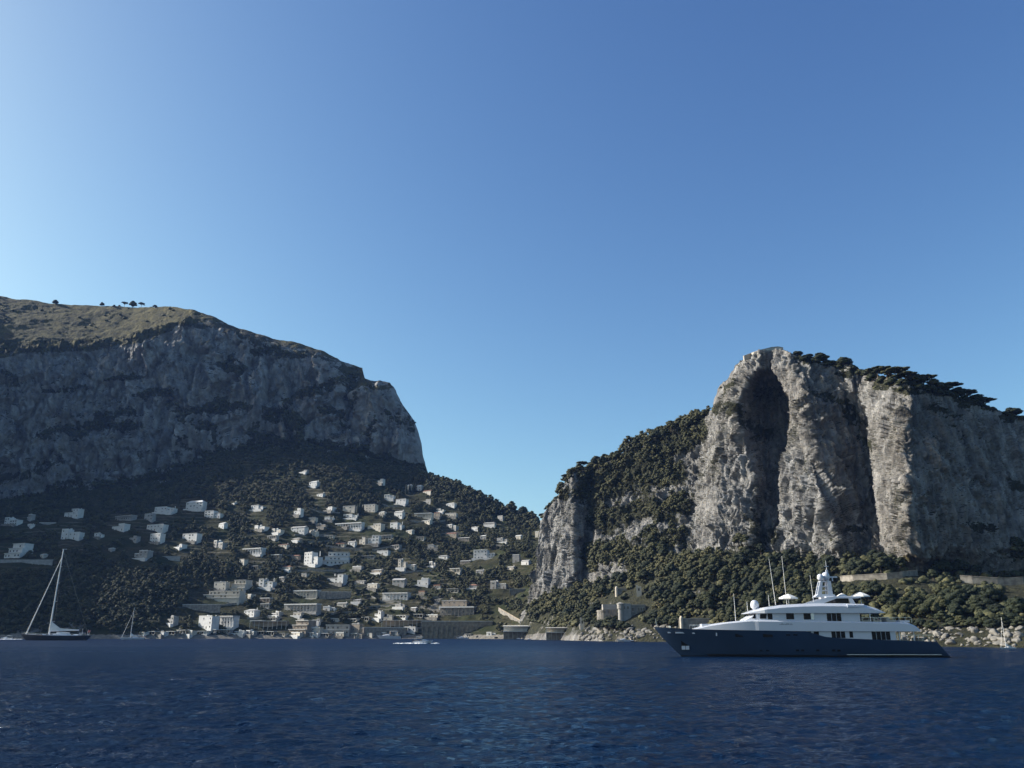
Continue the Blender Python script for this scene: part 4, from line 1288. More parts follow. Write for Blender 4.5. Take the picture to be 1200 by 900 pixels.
def b_wall(root, W, H):
    MB().box(-W / 2, W / 2, 0, 1.5, -4, H).build('wall', M['stone'], root)
    MB().box(-W / 2 - .2, W / 2 + .2, -0.2, 1.7, H, H + .35).build('coping', M['greyrender'], root)
    MB().lathe([(1.0, -3), (0.9, H + .8), (0.2, H + 1.6)], -W / 2 + 1.5, -0.3, 10).build('pillar', M['cream'], root)
simple('stone_wall', 'plain stone wall with a pale corner pillar behind the motor yacht bow', 'wall', 796, 832, 726, 739, b_wall)
simple('stone_wall', 'thin pale garden wall between pines above the fort', 'wall', 720, 740, 690, 694, b_wall)


strip_wall('road_wall', 'smooth grey road wall at the foot of the bright pillar behind the yacht mast', [(985, 682), (1000, 681), (1020, 680), (1040, 679), (1058, 677), (1076, 675)], 2.6, (M['stone'], M['stone']))
strip_wall('road_wall', 'grey road wall under the dark cliff at the right picture edge', [(1126, 683), (1140, 684), (1155, 685), (1170, 686), (1185, 686), (1200, 685), (1220, 684)], 3.2, (M['stone'], M['stone']))
strip_wall('parapet_wall', 'pale parapet wall on the summit of the cave cliff', [(872, 418.5), (880, 415.5), (888, 412.5), (896, 410.5), (904, 408.5), (912, 407.8), (918, 409)], 0.8, (M['cream'], M['greyrender']), 515)

# --- the long stair ramp right of the ochre sea wall
def stair_ramp():
    pts = [(584, 716), (596, 723), (608, 730), (620, 735)]
    P_ = [ground_at(px, py, 'hillside') or at(px, py, 740) for px, py in pts]
    root = empty('stair_ramp', P_[0])
    tag(root, 'sloping stone stair ramp going down towards the bathing pavilion', 'stairs')
    w, s_ = MB(), MB()
    for a, b in zip(P_[:-1], P_[1:]):
        a, b = a - P_[0], b - P_[0]
        up = Vector((0, 0, 2.4)); bk = Vector((0.5, 3.0, 0)); dn = Vector((0, 0, -6))
        w.add([a + dn, b + dn, b + bk + dn, a + bk + dn, a + up, b + up, b + bk + up, a + bk + up], [(0, 1, 2, 3), (4, 5, 6, 7), (0, 1, 5, 4), (1, 2, 6, 5), (2, 3, 7, 6), (3, 0, 4, 7)])
        u2 = up + Vector((0, 0, 0.9)); b2 = Vector((0.1, 0.5, 0)); o = Vector((0, -0.1, 0.003))
        s_.add([a + up + o, b + up + o, b + up + b2, a + up + b2, a + u2 + o, b + u2 + o, b + u2 + b2, a + u2 + b2], [(0, 1, 2, 3), (4, 5, 6, 7), (0, 1, 5, 4), (1, 2, 6, 5), (2, 3, 7, 6), (3, 0, 4, 7)])
    w.build('wall', M['stone'], root); s_.build('balustrade', M['tan'], root)
    for px, py in pts: RECTS.append((px - 8, px + 8, py - 6, py + 6))
stair_ramp()
# ------------------------------------------------------------------ trees and scrub
M['leaf'] = foliage_material('pine_foliage', (0.010, 0.015, 0.008), (0.027, 0.033, 0.015), (0.075, 0.072, 0.032))
M['leafpine'] = foliage_material('dark_pine_foliage', (0.007, 0.011, 0.007), (0.016, 0.023, 0.012), (0.04, 0.046, 0.022))
M['leafdark'] = foliage_material('cypress_foliage', (0.008, 0.013, 0.008), (0.016, 0.024, 0.012), (0.028, 0.036, 0.018))
M['wood_leaf'] = foliage_material('mixed_foliage', (0.013, 0.018, 0.010), (0.045, 0.048, 0.022), (0.12, 0.11, 0.052))
M['bark'] = mat('pine_bark', (0.10, 0.075, 0.055), 0.9, var=0.4, vscale=1.2, bump=0.5, bscale=6)
tr_ = np.random.default_rng(4)


def ico(sub):
    import bmesh
    bm = bmesh.new()
    bmesh.ops.create_icosphere(bm, subdivisions=sub, radius=1.0)
    bm.verts.ensure_lookup_table()
    V = np.array([v.co[:] for v in bm.verts]); Fc = np.array([[v.index for v in f.verts] for f in bm.faces])
    bm.free()
    return V, Fc
ICO = {k: ico(k) for k in (1, 2, 3)}


def crown_arrays(rng, lobes, sub, nleaf, leaf, rough=0.32):
    """lobes: (x, y, z, rx, rz).  Lumpy lobes with many leaf-tuft faces standing off them."""
    Vs, Fs, o = [], [], 0
    B, Fc = ICO[sub]
    for (x, y, z, rx, rz_) in lobes:
        d = 1 + rough * fbm(B[:, 0] * 1.6 + x * 3, B[:, 1] * 1.6 + y * 3, B[:, 2] * 1.6 + z * 3, 3, 5) * 1.6
        V = B * d[:, None] * np.array([rx, rx, rz_]) + np.array([x, y, z])
        Vs.append(V); Fs.append(Fc + o); o += len(V)
    tri = np.concatenate(Fs)
    lb = np.array(lobes)
    k = rng.choice(len(lb), nleaf, p=(lb[:, 3] ** 2) / (lb[:, 3] ** 2).sum())
    d = rng.normal(size=(nleaf, 3)); d /= np.linalg.norm(d, axis=1, keepdims=True)
    d[:, 2] = np.abs(d[:, 2]) * 0.9 + d[:, 2] * 0.1
    c = lb[k, :3] + d * np.stack([lb[k, 3], lb[k, 3], lb[k, 4]], 1) * rng.uniform(0.9, 1.28, (nleaf, 1))
    u = np.cross(d, rng.normal(size=(nleaf, 3))); u /= np.linalg.norm(u, axis=1, keepdims=True) + 1e-6
    v = np.cross(d, u) + d * rng.uniform(-0.7, 0.7, (nleaf, 1))
    s = leaf * rng.uniform(0.5, 1.2, (nleaf, 1))
    Q = np.stack([c - u * s, c - v * s * 0.6, c + u * s, c + v * s * 0.6], 1).reshape(-1, 3)
    quads = np.arange(nleaf * 4).reshape(-1, 4) + o
    return np.concatenate(Vs + [Q]), tri, quads


def dome_lobes(rng, n, R_, base, top, flat=0.6):
    out = []
    for i in range(n):
        a = i * 2.4 + rng.uniform(-.4, .4)
        q = math.sqrt((i + 0.4) / n)
        r = R_ * q * 0.72
        z = base + (top - base) * (1 - 0.75 * q * q) * rng.uniform(0.8, 1.0)
        rr = R_ * rng.uniform(0.30, 0.44)
        out.append((r * math.cos(a), r * math.sin(a), z, rr, rr * flat))
    return out


def trunk_mesh(name, h, r, limbs, R_, lean=0.0):
    b = MB()
    p = [Vector((lean * h * t * t, 0.12 * h * t * (1 - t), h * t)) for t in (-0.12, 0.35, 0.7, 1.0)]
    for i in range(3):
        b.tube(p[i], p[i + 1], r * (1 - 0.25 * i), r * (1 - 0.25 * (i + 1)), 7)
    for k in range(limbs):
        a = k * 2 * math.pi / limbs + 0.5
        s_ = p[1].lerp(p[3], 0.35 + 0.12 * (k % 3))
        e = Vector((math.cos(a) * R_ * 0.6, math.sin(a) * R_ * 0.6, h * 1.05))
        m_ = (s_ + e) / 2 - Vector((0, 0, h * 0.06))
        b.tube(s_, m_, r * 0.4, r * 0.28, 5).tube(m_, e, r * 0.28, r * 0.12, 5)
    return b.mesh(name, M['bark'], smooth=True)

# unit trees: about 8 m tall
PROTO = []
for v in range(6):
    R_ = tr_.uniform(3.0, 3.9)
    V, T, Q = crown_arrays(tr_, dome_lobes(tr_, int(tr_.integers(12, 18)), R_, 1.9, 7.0, 0.66), 2, 1500, 0.36, 0.5)
    PROTO.append((trunk_mesh('trunk', 5.4, 0.26, 4, R_), mesh_np('crown', V, [T, Q], M['leaf'] if v % 2 else M['leafpine'])))
for v in range(3):                                                       # umbrella pines with bare trunks
    R_ = tr_.uniform(3.6, 4.4)
    lob = []
    for i in range(16):
        a = i * 2.4; q = math.sqrt((i + 0.3) / 16)
        rr = R_ * tr_.uniform(0.15, 0.25)
        lob.append((R_ * q * 0.9 * math.cos(a), R_ * q * 0.8 * math.sin(a), 6.6 - q * q * 0.9 + tr_.uniform(-.3, .3), rr, rr * 0.5))
    V, T, Q = crown_arrays(tr_, lob, 2, 1500, 0.36, 0.5)
    PROTO.append((trunk_mesh('trunk', 6.0, 0.26, 6, R_ * 1.1, 0.05), mesh_np('crown', V, [T, Q], M['leaf'])))
V, T, Q = crown_arrays(tr_, [(0, 0, 0.6 + 0.85 * i, 0.95 * (1 - (i / 10.5) ** 2.2) + 0.12, 0.9) for i in range(10)], 2, 500, 0.28, 0.3)
CYPRESS = (trunk_mesh('trunk', 2.0, 0.18, 0, 1), mesh_np('crown', V, [T, Q], M['leafdark']))

# low-detail versions for the mass of the wood
LOW = []
for v in range(7):
    R_ = tr_.uniform(2.9, 3.9)
    V, T, Q = crown_arrays(tr_, dome_lobes(tr_, 7, R_, 1.6, 6.4, 0.75), 1, 110, 0.55, 0.55)
    LOW.append((V, T, Q))
BUSH = []
for v in range(5):
    V, T, Q = crown_arrays(tr_, [(0, 0, 0.5, 1.0, 0.75), (0.7, 0.2, 0.4, 0.7, 0.5), (-0.5, 0.4, 0.4, 0.6, 0.5)], 1, 22, 0.35, 0.5)
    BUSH.append((V, T, Q))


def sample_terrain(name, n, weight):
    """n random surface points; weight(PX, PY, nz, K-row fraction, attrs) on cells"""
    P, attrs, bvh = TERR[name]
    a, b, c, d = P[:-1, :-1], P[:-1, 1:], P[1:, 1:], P[1:, :-1]
    cr = np.cross(c - a, d - b) * 0.5
    area = np.linalg.norm(cr, axis=-1)
    nz = np.abs(cr[..., 2]) / (area + 1e-9)
    mid = (a + c) / 2
    PX, PY = project(mid)
    at_ = {k: (v[:-1, :-1] + v[1:, 1:]) / 2 for k, v in attrs.items()}
    w = weight(PX, PY, nz, mid, at_) * area
    w = np.where(np.isfinite(w) & (w > 0), w, 0).ravel()
    idx = tr_.choice(w.size, n, p=w / w.sum())
    r, cc = np.unravel_index(idx, area.shape)
    u, v = tr_.random((2, n, 1))
    pts = (a[r, cc] * (1 - u) + b[r, cc] * u) * (1 - v) + (d[r, cc] * (1 - u) + c[r, cc] * u) * v
    return pts


def thin(pts, rad):
    """drop points closer than rad(each) to an accepted one"""
    order = tr_.permutation(len(pts))
    grid, keep = {}, []
    cell = float(np.max(rad))
    for i in order:
        p = pts[i]
        g = (int(p[0] // cell), int(p[1] // cell), int(p[2] // cell))
        ok = True
        for dx in (-1, 0, 1):
            for dy in (-1, 0, 1):
                for dz in (-1, 0, 1):
                    for q in grid.get((g[0] + dx, g[1] + dy, g[2] + dz), ()):
                        if ((pts[q] - p) ** 2).sum() < rad[i] ** 2:
                            ok = False
        if ok:
            grid.setdefault(g, []).append(i); keep.append(i)
    return np.array(keep)


def clear_of_houses(PX, PY, h_px, half):
    ok = np.ones(len(PX), bool)
    for (x0, x1, y0, y1) in RECTS:
        ok &= ~((PX + half > x0) & (PX - half < x1) & (PY > y0) & (PY - h_px < y1 - 1.5))
    return ok

CAND = []       # x y z height spread zone
def add_trees(pts, hmin, hmax, zone, gap=0.42):
    h = tr_.uniform(hmin, hmax, len(pts))
    keep = thin(pts, h * gap)
    pts, h = pts[keep], h[keep]
    PX, PY = project(pts)
    k = F / (pts[:, 1] * CP + (pts[:, 2] - CAM_H) * SP)
    ok = clear_of_houses(PX, PY, h * k, h * 0.40 * k)
    for p, hh in zip(pts[ok], h[ok]):
        CAND.append((p[0], p[1], p[2], hh, zone))

def wB(PX, PY, nz, mid, at_):
    dens = 0.35 + 0.65 * np.clip(0.5 + 2.2 * fbm(mid[..., 0] / 60, mid[..., 1] / 60, 0, 3, 71), 0, 1)
    right = np.clip((PX - 470) / 80, 0, 1)
    dens = np.maximum(dens, right * 0.95)
    left = np.clip((260 - PX) / 60, 0, 1) * np.clip((PY - 640) / 20, 0, 1)
    dens = np.maximum(dens, left)
    return dens * (PX > -30) * (PX < 700) * (mid[..., 2] > 5.0) * (mid[..., 1] < 1190)
add_trees(sample_terrain('hillside', 19000, wB), 3.6, 8.0, 'slope', 0.46)
# the ridge line down to the saddle
def wR(PX, PY, nz, mid, at_):
    rl = np.interp(PX, [500, 520, 545, 560, 580, 600, 615, 640], [556, 563, 573, 580, 590, 599, 604, 610])
    return (PX > 488) * (PX < 645) * (PY < rl + 14) * (mid[..., 1] < 1190)
add_trees(sample_terrain('hillside', 700, wR), 6.0, 11.0, 'ridge', 0.45)
def wC(PX, PY, nz, mid, at_):
    foot = (at_['veg'] > 0.45) * (PY > 640) * (mid[..., 2] > 3.5)
    hole = strokes(PX, PY, [([(1050, 690), (1060, 705)], 8, 1), ([(1010, 655), (1055, 660)], 10, .75), ([(1000, 690), (1020, 692)], 8, .6), ([(940, 640), (985, 648)], 10, .8), ([(905, 640), (925, 650)], 7, .7), ([(1187, 690), (1210, 715)], 12, 1), ([(1105, 738), (1130, 730)], 7, 1)])
    return foot * (PX > 615) * (PX < 1430) * np.clip(1 - hole, 0, 1) * (nz > 0.3) * (0.10 + (fbm(mid[..., 0] / 22, mid[..., 1] / 22, mid[..., 2] / 12, 3, 83) > -0.13))
add_trees(sample_terrain('promontory', 11500, wC), 3.0, 9.0, 'foot', 0.37)
def wD(PX, PY, nz, mid, at_):
    return (PX > 640) * (PX < 832) * (PY < 665) * (at_['veg'] > 0.5) * (nz > 0.25) * (mid[..., 1] < 720) * (0.12 + (fbm(mid[..., 0] / 16, mid[..., 1] / 16, mid[..., 2] / 16, 3, 82) > -0.02))
add_trees(sample_terrain('promontory', 2000, wD), 3.2, 8.0, 'shoulder', 0.42)
def wT(PX, PY, nz, mid, at_):
    rim = np.interp(PX, [640, 664, 690, 740, 785, 830], [596, 562, 552, 525, 505, 484])
    return (PX > 655) * (PX < 832) * (PY < rim + 8) * (mid[..., 1] < 720) * (nz > 0.15)
add_trees(sample_terrain('promontory', 260, wT), 6.0, 10.0, 'shoulder', 0.40)

# --- which of them show largest: those become trees of their own
CA = np.array([c[:4] for c in CAND])
CZ = [c[4] for c in CAND]
PXc, PYc = project(CA[:, :3] + np.array([0, 0, 1]) * CA[:, 3:4] * 0.75)
depth = CA[:, 1] * CP + (CA[:, 2] - CAM_H) * SP
size = CA[:, 3] / depth
eye = Vector((0, 0, CAM_H))
def seen(i):
    p = Vector(CA[i, :3]) + Vector((0, 0, CA[i, 3] * 0.8))
    d = p - eye; L_ = d.length; d.normalize()
    for k in ('promontory', 'hillside', 'mountain'):
        h = TERR[k][2].ray_cast(eye, d, L_ - 3)
        if h[0] is not None: return False
    return True
IND = []
for i in np.argsort(-size):
    if len(IND) >= 264: break
    if not (2 < PXc[i] < 1198): continue
    if 885 < PXc[i] < 1090 and PYc[i] > 722: continue                   # behind the yacht
    if seen(i): IND.append(int(i))
INDS = set(IND)


def grow(proto, loc, h, rz, label, cat, group, name='pine_tree', sx=1.0):
    root = empty(name, loc, rz)
    root.scale = (h / 8.0 * sx, h / 8.0 * sx, h / 8.0)
    tag(root, label, cat, group)
    link('trunk', proto[0], root); link('crown', proto[1], root)
    return root

def zone_text(i):
    px, py, z = PXc[i], PYc[i], CZ[i]
    if z == 'shoulder': return ('dark pine clinging to the rocky wooded shoulder left of the cave cliff', 'pines on the shoulder left of the cave cliff')
    if z == 'ridge': return ('round pine on the wooded ridge that falls to the saddle', 'pines along the ridge to the saddle')
    if z == 'slope': return ('green tree in the lower wood of the town slope near the shore', 'trees low on the town slope')
    if px < 700: return ('pine under the small left rock behind the bathing pavilion', 'pines below the left rock')
    if px < 800: return ('pine in the wood above the grey fort', 'pines above the fort')
    if px < 920: return ('dense dark pine on the slope between the fort and the motor yacht', 'pines on the slope behind the yacht bow')
    if px < 1045: return ('pine on the slope behind the motor yacht mast', 'pines behind the yacht mast')
    return ('pine below the road wall at the right of the bay', 'pines at the right below the road wall')
for i in IND:
    lab, grp = zone_text(i)
    grow(PROTO[i % 6], Vector(CA[i, :3]), CA[i, 3], tr_.uniform(0, 6.28), lab, 'tree', grp)

# --- skyline trees placed one by one: px of centre, py of foot, height px, kind, width factor
SKY = [
    ('promontory', 936, 417, 10, 2, 1.83, 'low round pine at the left end of the cliff-top row'),
    ('promontory', 949, 421, 11, 3, 1.83, 'small dark pine second from the left on the cliff top'),
    ('promontory', 963, 426, 20, 1, 1.52, 'big round pine on the cliff top left of the sky gap'),
    ('promontory', 991, 431, 20, 4, 1.52, 'big bushy pine alone between the two cliff-top gaps'),
    ('promontory', 977, 429, 11, 5, 1.83, 'low shrubby pine in the cliff-top gap'),
    ('promontory', 1018, 441, 14, 0, 1.22, 'small pine just left of the flat umbrella pines'),
    ('promontory', 1030, 444, 22, 8, 1.46, 'umbrella pine with bare stems at the left end of the rim row'),
    ('promontory', 1041, 446, 25, 6, 1.59, 'tallest flat umbrella pine above the bright pillar'),
    ('promontory', 1053, 448, 26, 7, 1.65, 'broad umbrella pine second from the tallest on the rim'),
    ('promontory', 1064, 451, 23, 6, 1.59, 'flat pine with sky between its stems on the rim'),
    ('promontory', 1075, 453, 24, 4, 1.59, 'bushy pine right of the see-through flat pine on the rim'),
    ('promontory', 1086, 456, 25, 7, 1.59, 'umbrella pine in the middle of the right-hand rim row'),
    ('promontory', 1096, 459, 22, 3, 1.59, 'rounded pine in the middle of the right-hand rim row'),
    ('promontory', 1106, 462, 22, 1, 1.59, 'dark dense pine right of the rounded rim pine'),
    ('promontory', 1115, 464, 24, 8, 1.65, 'spreading umbrella pine over the dark face'),
    ('promontory', 1126, 467, 20, 2, 1.59, 'low thick pine towards the right of the rim row'),
    ('promontory', 1136, 470, 20, 7, 1.71, 'flat pine with a wide crown near the right end of the rim row'),
    ('promontory', 1147, 473, 17, 0, 1.71, 'rounded pine second from the right end of the rim row'),
    ('promontory', 1158, 477, 16, 6, 1.83, 'last flat umbrella pine of the rim row, reaching out over the face'),
    ('promontory', 1190, 489, 18, 2, 1.71, 'lone round pine at the right picture edge on the rim'),
    ('promontory', 846, 456, 5, 3, 1.20, 'tiny bush-like pine sticking out left of the cave cliff top'),
    ('promontory', 664, 561, 7, 7, 1.30, 'small flat pine reaching into the sky at the tip of the left shoulder'),
    ('promontory', 683, 552, 14, 6, 1.10, 'flat umbrella pine standing alone on the shoulder skyline'),
    ('promontory', 700, 548, 16, 4, 1.20, 'broad pine on the shoulder skyline right of the lone umbrella pine'),
    ('promontory', 795, 500, 9, 2, 1.20, 'small round pine where the shoulder meets the cave cliff'),
    ('promontory', 815, 494, 8, 5, 1.40, 'wide low pine on the step left of the cave cliff'),
    ('mountain', 64, 357, 7, 0, 1.0, 'lone round tree on the grassy skyline at left'),
    ('mountain', 119, 359, 6, 2, 1.0, 'small round tree on the skyline left of the tree clump'),
    ('mountain', 133, 360, 4, 3, 1.0, 'tiny bush between the small tree and the skyline clump'),
    ('mountain', 145, 360, 8, 6, 1.0, 'left tree of the dark clump on the mountain skyline'),
    ('mountain', 155, 360, 9, 1, 1.1, 'middle tree of the dark clump on the mountain skyline'),
    ('mountain', 165, 360, 7, 7, 1.0, 'right tree of the dark clump on the mountain skyline'),
    ('mountain', 181, 361, 5, 4, 1.3, 'low wide tree right of the clump beside the bare rock'),
    ('hillside', 637, 612, 12, 6, 1.1, 'round pine standing alone on the saddle beside the rock'),
    ('hillside', 613, 606, 14, 0, 0.9, 'stout pine at the low end of the ridge left of the saddle'),
    ('hillside', 599, 602, 16, 1, 1.0, 'large dark pine on the ridge above the saddle'),
]
for (terr, px, py, hp, kind, sx, lab) in SKY:
    P, _, bvh = TERR[terr]
    g = None
    for dy in range(0, 14):
        d = at(px, py + dy * 0.7, 1.0) - eye
        h = bvh.ray_cast(eye, d.normalized())
        if h[0] is not None:
            g = h[0]; break
    if g is None: continue
    k = (g.y * CP + (g.z - CAM_H) * SP) / F
    foot_px = project(np.array([g[:]]))[1][0]
    hh = (foot_px - py + hp * (0.78 if terr == 'promontory' and px > 925 else 1.0)) * k
    grow(PROTO[kind], g + Vector((0, 1.5, -0.2)), hh, hr.uniform(0, 6), lab, 'tree', None, sx=sx)

for i, (px, py, hp) in enumerate([(944, 420, 8), (956, 424, 9), (970, 428, 10), (984, 430, 10), (1000, 432, 9), (1009, 438, 9), (1024, 443, 10), (1036, 446, 10), (1047, 448, 10), (1059, 450, 11), (1070, 453, 10), (1080, 455, 10), (1091, 458, 11), (1101, 461, 10), (1111, 463, 10), (1121, 466, 9), (1131, 469, 10), (1142, 472, 9), (1152, 476, 8), (1165, 480, 7), (1178, 485, 7), (1200, 492, 9)]):
    d = at(px, py + 2.5, 1.0) - eye
    hit = TERR['promontory'][2].ray_cast(eye, d.normalized())
    if hit[0] is None: continue
    k = (hit[0].y * CP + (hit[0].z - CAM_H) * SP) / F
    grow(PROTO[i % 6], hit[0] + Vector((0, 1.0, -0.25 * hp * k)), hp * 1.25 * k, hr.uniform(0, 6), 'low bushy pine filling the rim of the right-hand cliff under the taller crowns', 'tree', 'low pines along the cliff rim', sx=1.35)

for (px, py, hp) in [(476, 579, 11), (480, 577, 10), (484, 578, 12), (487, 577, 11), (422, 602, 15), (425, 604, 13), (419, 603, 12)]:
    g = ground_at(px, py, 'hillside')
    if g is None: continue
    k = (g.y * CP + (g.z - CAM_H) * SP) / F
    l_, g_ = ('slim dark cypress between the two houses under the mountain nose', 'cypresses under the mountain nose') if px > 450 else ('dark cypress in the clump between the cream villas', 'cypresses between the cream villas')
    r_ = grow(CYPRESS, g, hp * k * 8.0 / 8.9, hr.uniform(0, 6), l_, 'tree', g_, name='cypress_tree')


# --- shrubs round the fort and along the right bank, one by one
SHRUBS = [(706, 737, 13, 'f'), (714, 737, 15, 'f'), (722, 738, 14, 'f'), (729, 738, 11, 'f'), (735, 738, 9, 'f'), (698, 733, 9, 'f'), (690, 730, 12, 'f'), (684, 726, 12, 'f'), (765, 734, 11, 'f'), (774, 734, 12, 'f'), (784, 733, 13, 'f'), (793, 733, 12, 'f'), (768, 726, 12, 'f'), (780, 724, 14, 'f'), (700, 716, 12, 'f'), (694, 722, 12, 'f'),
          (1080, 736, 13, 'r'), (1092, 738, 12, 'r'), (1068, 737, 12, 'r'), (1104, 729, 14, 'r'), (1116, 736, 13, 'r'), (1128, 735, 15, 'r'), (1140, 736, 14, 'r'), (1152, 734, 16, 'r'), (1163, 737, 13, 'r'), (1175, 735, 16, 'r'), (1186, 733, 17, 'r'), (1197, 736, 15, 'r'), (1122, 724, 15, 'r'), (1146, 722, 15, 'r'), (1170, 722, 16, 'r'), (1192, 720, 16, 'r'), (1100, 716, 14, 'r'), (1076, 724, 14, 'r')]
for i, (px, py, hp, w_) in enumerate(SHRUBS):
    g = ground_at(px, py, 'promontory')
    if g is None: continue
    k = (g.y * CP + (g.z - CAM_H) * SP) / F
    l_, g_ = ('bushy dark shrub hugging the walls of the grey fort', 'shrubs round the fort') if w_ == 'f' else ('bushy shrub just above the pale boulders of the right bank', 'shrubs on the right bank')
    grow(PROTO[i % 6], g - Vector((0, 0, 0.22 * hp * k)), hp * k * 1.2, hr.uniform(0, 6), l_, 'shrub', g_, name='shrub', sx=1.25)


def mass(name, protos, pts, sc, matl, label, cat):
    """ONE mesh of many plants, for the part of the wood that nobody could count."""
    Vs, Ts, Qs, o = [], [], [], 0
    for i in range(len(pts)):
        V, T, Q = protos[i % len(protos)]
        a = tr_.uniform(0, 6.283)
        c_, s_ = math.cos(a), math.sin(a)
        q = np.empty_like(V)
        j = tr_.uniform(0.85, 1.2)
        q[:, 0] = (V[:, 0] * c_ - V[:, 1] * s_) * sc[i] * j; q[:, 1] = (V[:, 0] * s_ + V[:, 1] * c_) * sc[i] * j; q[:, 2] = V[:, 2] * sc[i]
        Vs.append(q + pts[i]); Ts.append(T + o); Qs.append(Q + o); o += len(V)
    me = mesh_np(name, np.concatenate(Vs), [np.concatenate(Ts), np.concatenate(Qs)], matl)
    ob = link(name, me)
    tag(ob, label, cat, kind='stuff')
    return ob
rest = np.array([i for i in range(len(CAND)) if i not in INDS])
mass('woodland', LOW, CA[rest, :3] - np.array([0, 0, 0.5]), CA[rest, 3] / 7.4, M['wood_leaf'], 'continuous evergreen wood and garden trees covering the slopes', 'woodland')

# scrub on the ledges and between the terraces
def wA(PX, PY, nz, mid, at_):
    return ((at_['veg'] > 0.6) * 1.0 + np.clip(at_['grass'] - 0.5, 0, 1) * 0.07 * (fbm(mid[..., 0] / 40, mid[..., 1] / 40, mid[..., 2] / 40, 3, 8) > 0.02)) * (PX > -20) * (PX < 500) * (PY < 640)
sa = sample_terrain('mountain', 2600, wA)
def wE(PX, PY, nz, mid, at_):
    return (at_['veg'] > 0.6) * (PX > 620) * (PX < 1220) * (PY < 700) * (0.12 + (nz > 0.3)) * (mid[..., 1] < 720)
sb = sample_terrain('promontory', 1500, wE)
def wF(PX, PY, nz, mid, at_):
    return (PX > -10) * (PX < 690) * (mid[..., 2] > 4) * (mid[..., 1] < 1180) * np.clip(1 - at_['rock'], 0, 1)
sf = sample_terrain('hillside', 3600, wF)
pxf, pyf = project(sf)
kf = F / (sf[:, 1] * CP)
sf = sf[clear_of_houses(pxf, pyf, 2.0 * kf, 1.5 * kf)]
def wG(PX, PY, nz, mid, at_):
    return (at_['veg'] > 0.3) * (PX > 615) * (PX < 1430) * (PY > 640) * (mid[..., 2] > 2.5) * (1 + 2.5 * (mid[..., 2] < 14))
sg = sample_terrain('promontory', 8000, wG)
pxf, pyf = project(sg); kf = F / (sg[:, 1] * CP)
sg = sg[clear_of_houses(pxf, pyf, 2.0 * kf, 1.5 * kf)]
allp = np.concatenate([sa, sb, sf, sg])
scl = np.concatenate([tr_.uniform(1.2, 2.8, len(sa)), tr_.uniform(0.7, 1.7, len(sb)), tr_.uniform(0.9, 2.0, len(sf)), tr_.uniform(0.7, 2.2, len(sg))])
mass('scrub', BUSH, allp, scl, M['wood_leaf'], 'low dark scrub on ledges, banks and terraces', 'scrub')

# --- boulders along the water
M['boulder'] = mat('pale_boulder', (0.15, 0.144, 0.13), 0.9, var=0.45, vscale=0.6, bump=0.7, bscale=1.5)
BLD = []
for v in range(6):
    B, Fc = ICO[3]
    pl = tr_.normal(size=(13, 3)); pl /= np.linalg.norm(pl, axis=1, keepdims=True)
    ds = tr_.uniform(0.62, 1.0, 13)
    dots = np.maximum(B @ pl.T, 1e-3)
    d = np.minimum((ds / dots).min(1), 1.15) * (1 + 0.10 * fbm(B[:, 0] * 2.5 + v * 5, B[:, 1] * 2.5, B[:, 2] * 2.5, 3, 12 + v))
    BLD.append(mesh_np('boulder', B * d[:, None] * np.array([1.2, 0.95, 0.85]), Fc, M['boulder']))
def boulders(n, pxr, pyr, smin, smax, label, group, terr, fb):
    for i in range(n):
        px, py = hr.uniform(*pxr), hr.uniform(*pyr)
        g = ground_at(px, py, terr)
        if g is None: continue
        o = link('boulder', BLD[i % 6])
        o.location = g + Vector((0, 0, 0.1))
        s_ = smin * (smax / smin) ** (hr.random() ** 1.6)
        o.scale = (s_ * hr.uniform(.8, 1.3), s_ * hr.uniform(.8, 1.3), s_ * hr.uniform(.6, 1.1))
        o.rotation_euler = (hr.uniform(-.4, .4), hr.uniform(-.4, .4), hr.uniform(0, 6.28))
        tag(o, label, 'boulder', group)
boulders(130, (680, 795), (733, 750), 0.7, 2.3, 'pale boulder in the heap along the water below the fort', 'boulders below the fort', 'promontory', 470)
boulders(170, (1035, 1200), (735, 757), 0.4, 1.7, 'pale boulder in the rocky bank behind the yacht stern', 'boulders at the right shore', 'promontory', 260)
boulders(26, (184, 292), (737, 747), 0.9, 2.2, 'flat dark rock on the shore reef left of the white restaurant', 'rocks on the left reef', 'hillside', 740)
boulders(24, (300, 660), (744, 748), 0.8, 1.7, 'small rock at the foot of the seafront walls', 'rocks below the seafront', 'hillside', 740)
# ------------------------------------------------------------------ boats
M['hullblue'] = mat('navy_hull_paint', (0.026, 0.046, 0.086), 0.2, spec=0.35, var=0.10, vscale=0.25)
M['antifoul'] = mat('boot_stripe', (0.008, 0.009, 0.012), 0.5)
M['gel'] = mat('white_yacht_paint', (0.47, 0.50, 0.56), 0.25, spec=0.5, var=0.03, vscale=0.4)
M['teak'] = mat('teak_deck', (0.24, 0.16, 0.09), 0.7, var=0.25, vscale=1.5)
M['ywin'] = mat('tinted_glass', (0.006, 0.008, 0.012), 0.10, spec=0.15)
M['steel'] = mat('polished_steel', (0.55, 0.56, 0.58), 0.25, 0.9)
M['darkhull'] = mat('dark_sailing_hull', (0.022, 0.024, 0.028), 0.3, var=0.15, vscale=0.3)
M['alu'] = mat('pale_spar', (0.62, 0.62, 0.62), 0.45, 0.2)
M['sail'] = mat('furled_sail_cloth', (0.62, 0.61, 0.58), 0.8, var=0.12, vscale=0.5)
M['cushion'] = mat('beige_cushion', (0.42, 0.37, 0.30), 0.9, var=0.15, vscale=1)
M['foam'] = mat('sea_foam', (0.75, 0.77, 0.78), 0.9, var=0.2, vscale=1.2)
M['orange'] = mat('flag_cloth', (0.5, 0.12, 0.08), 0.8)


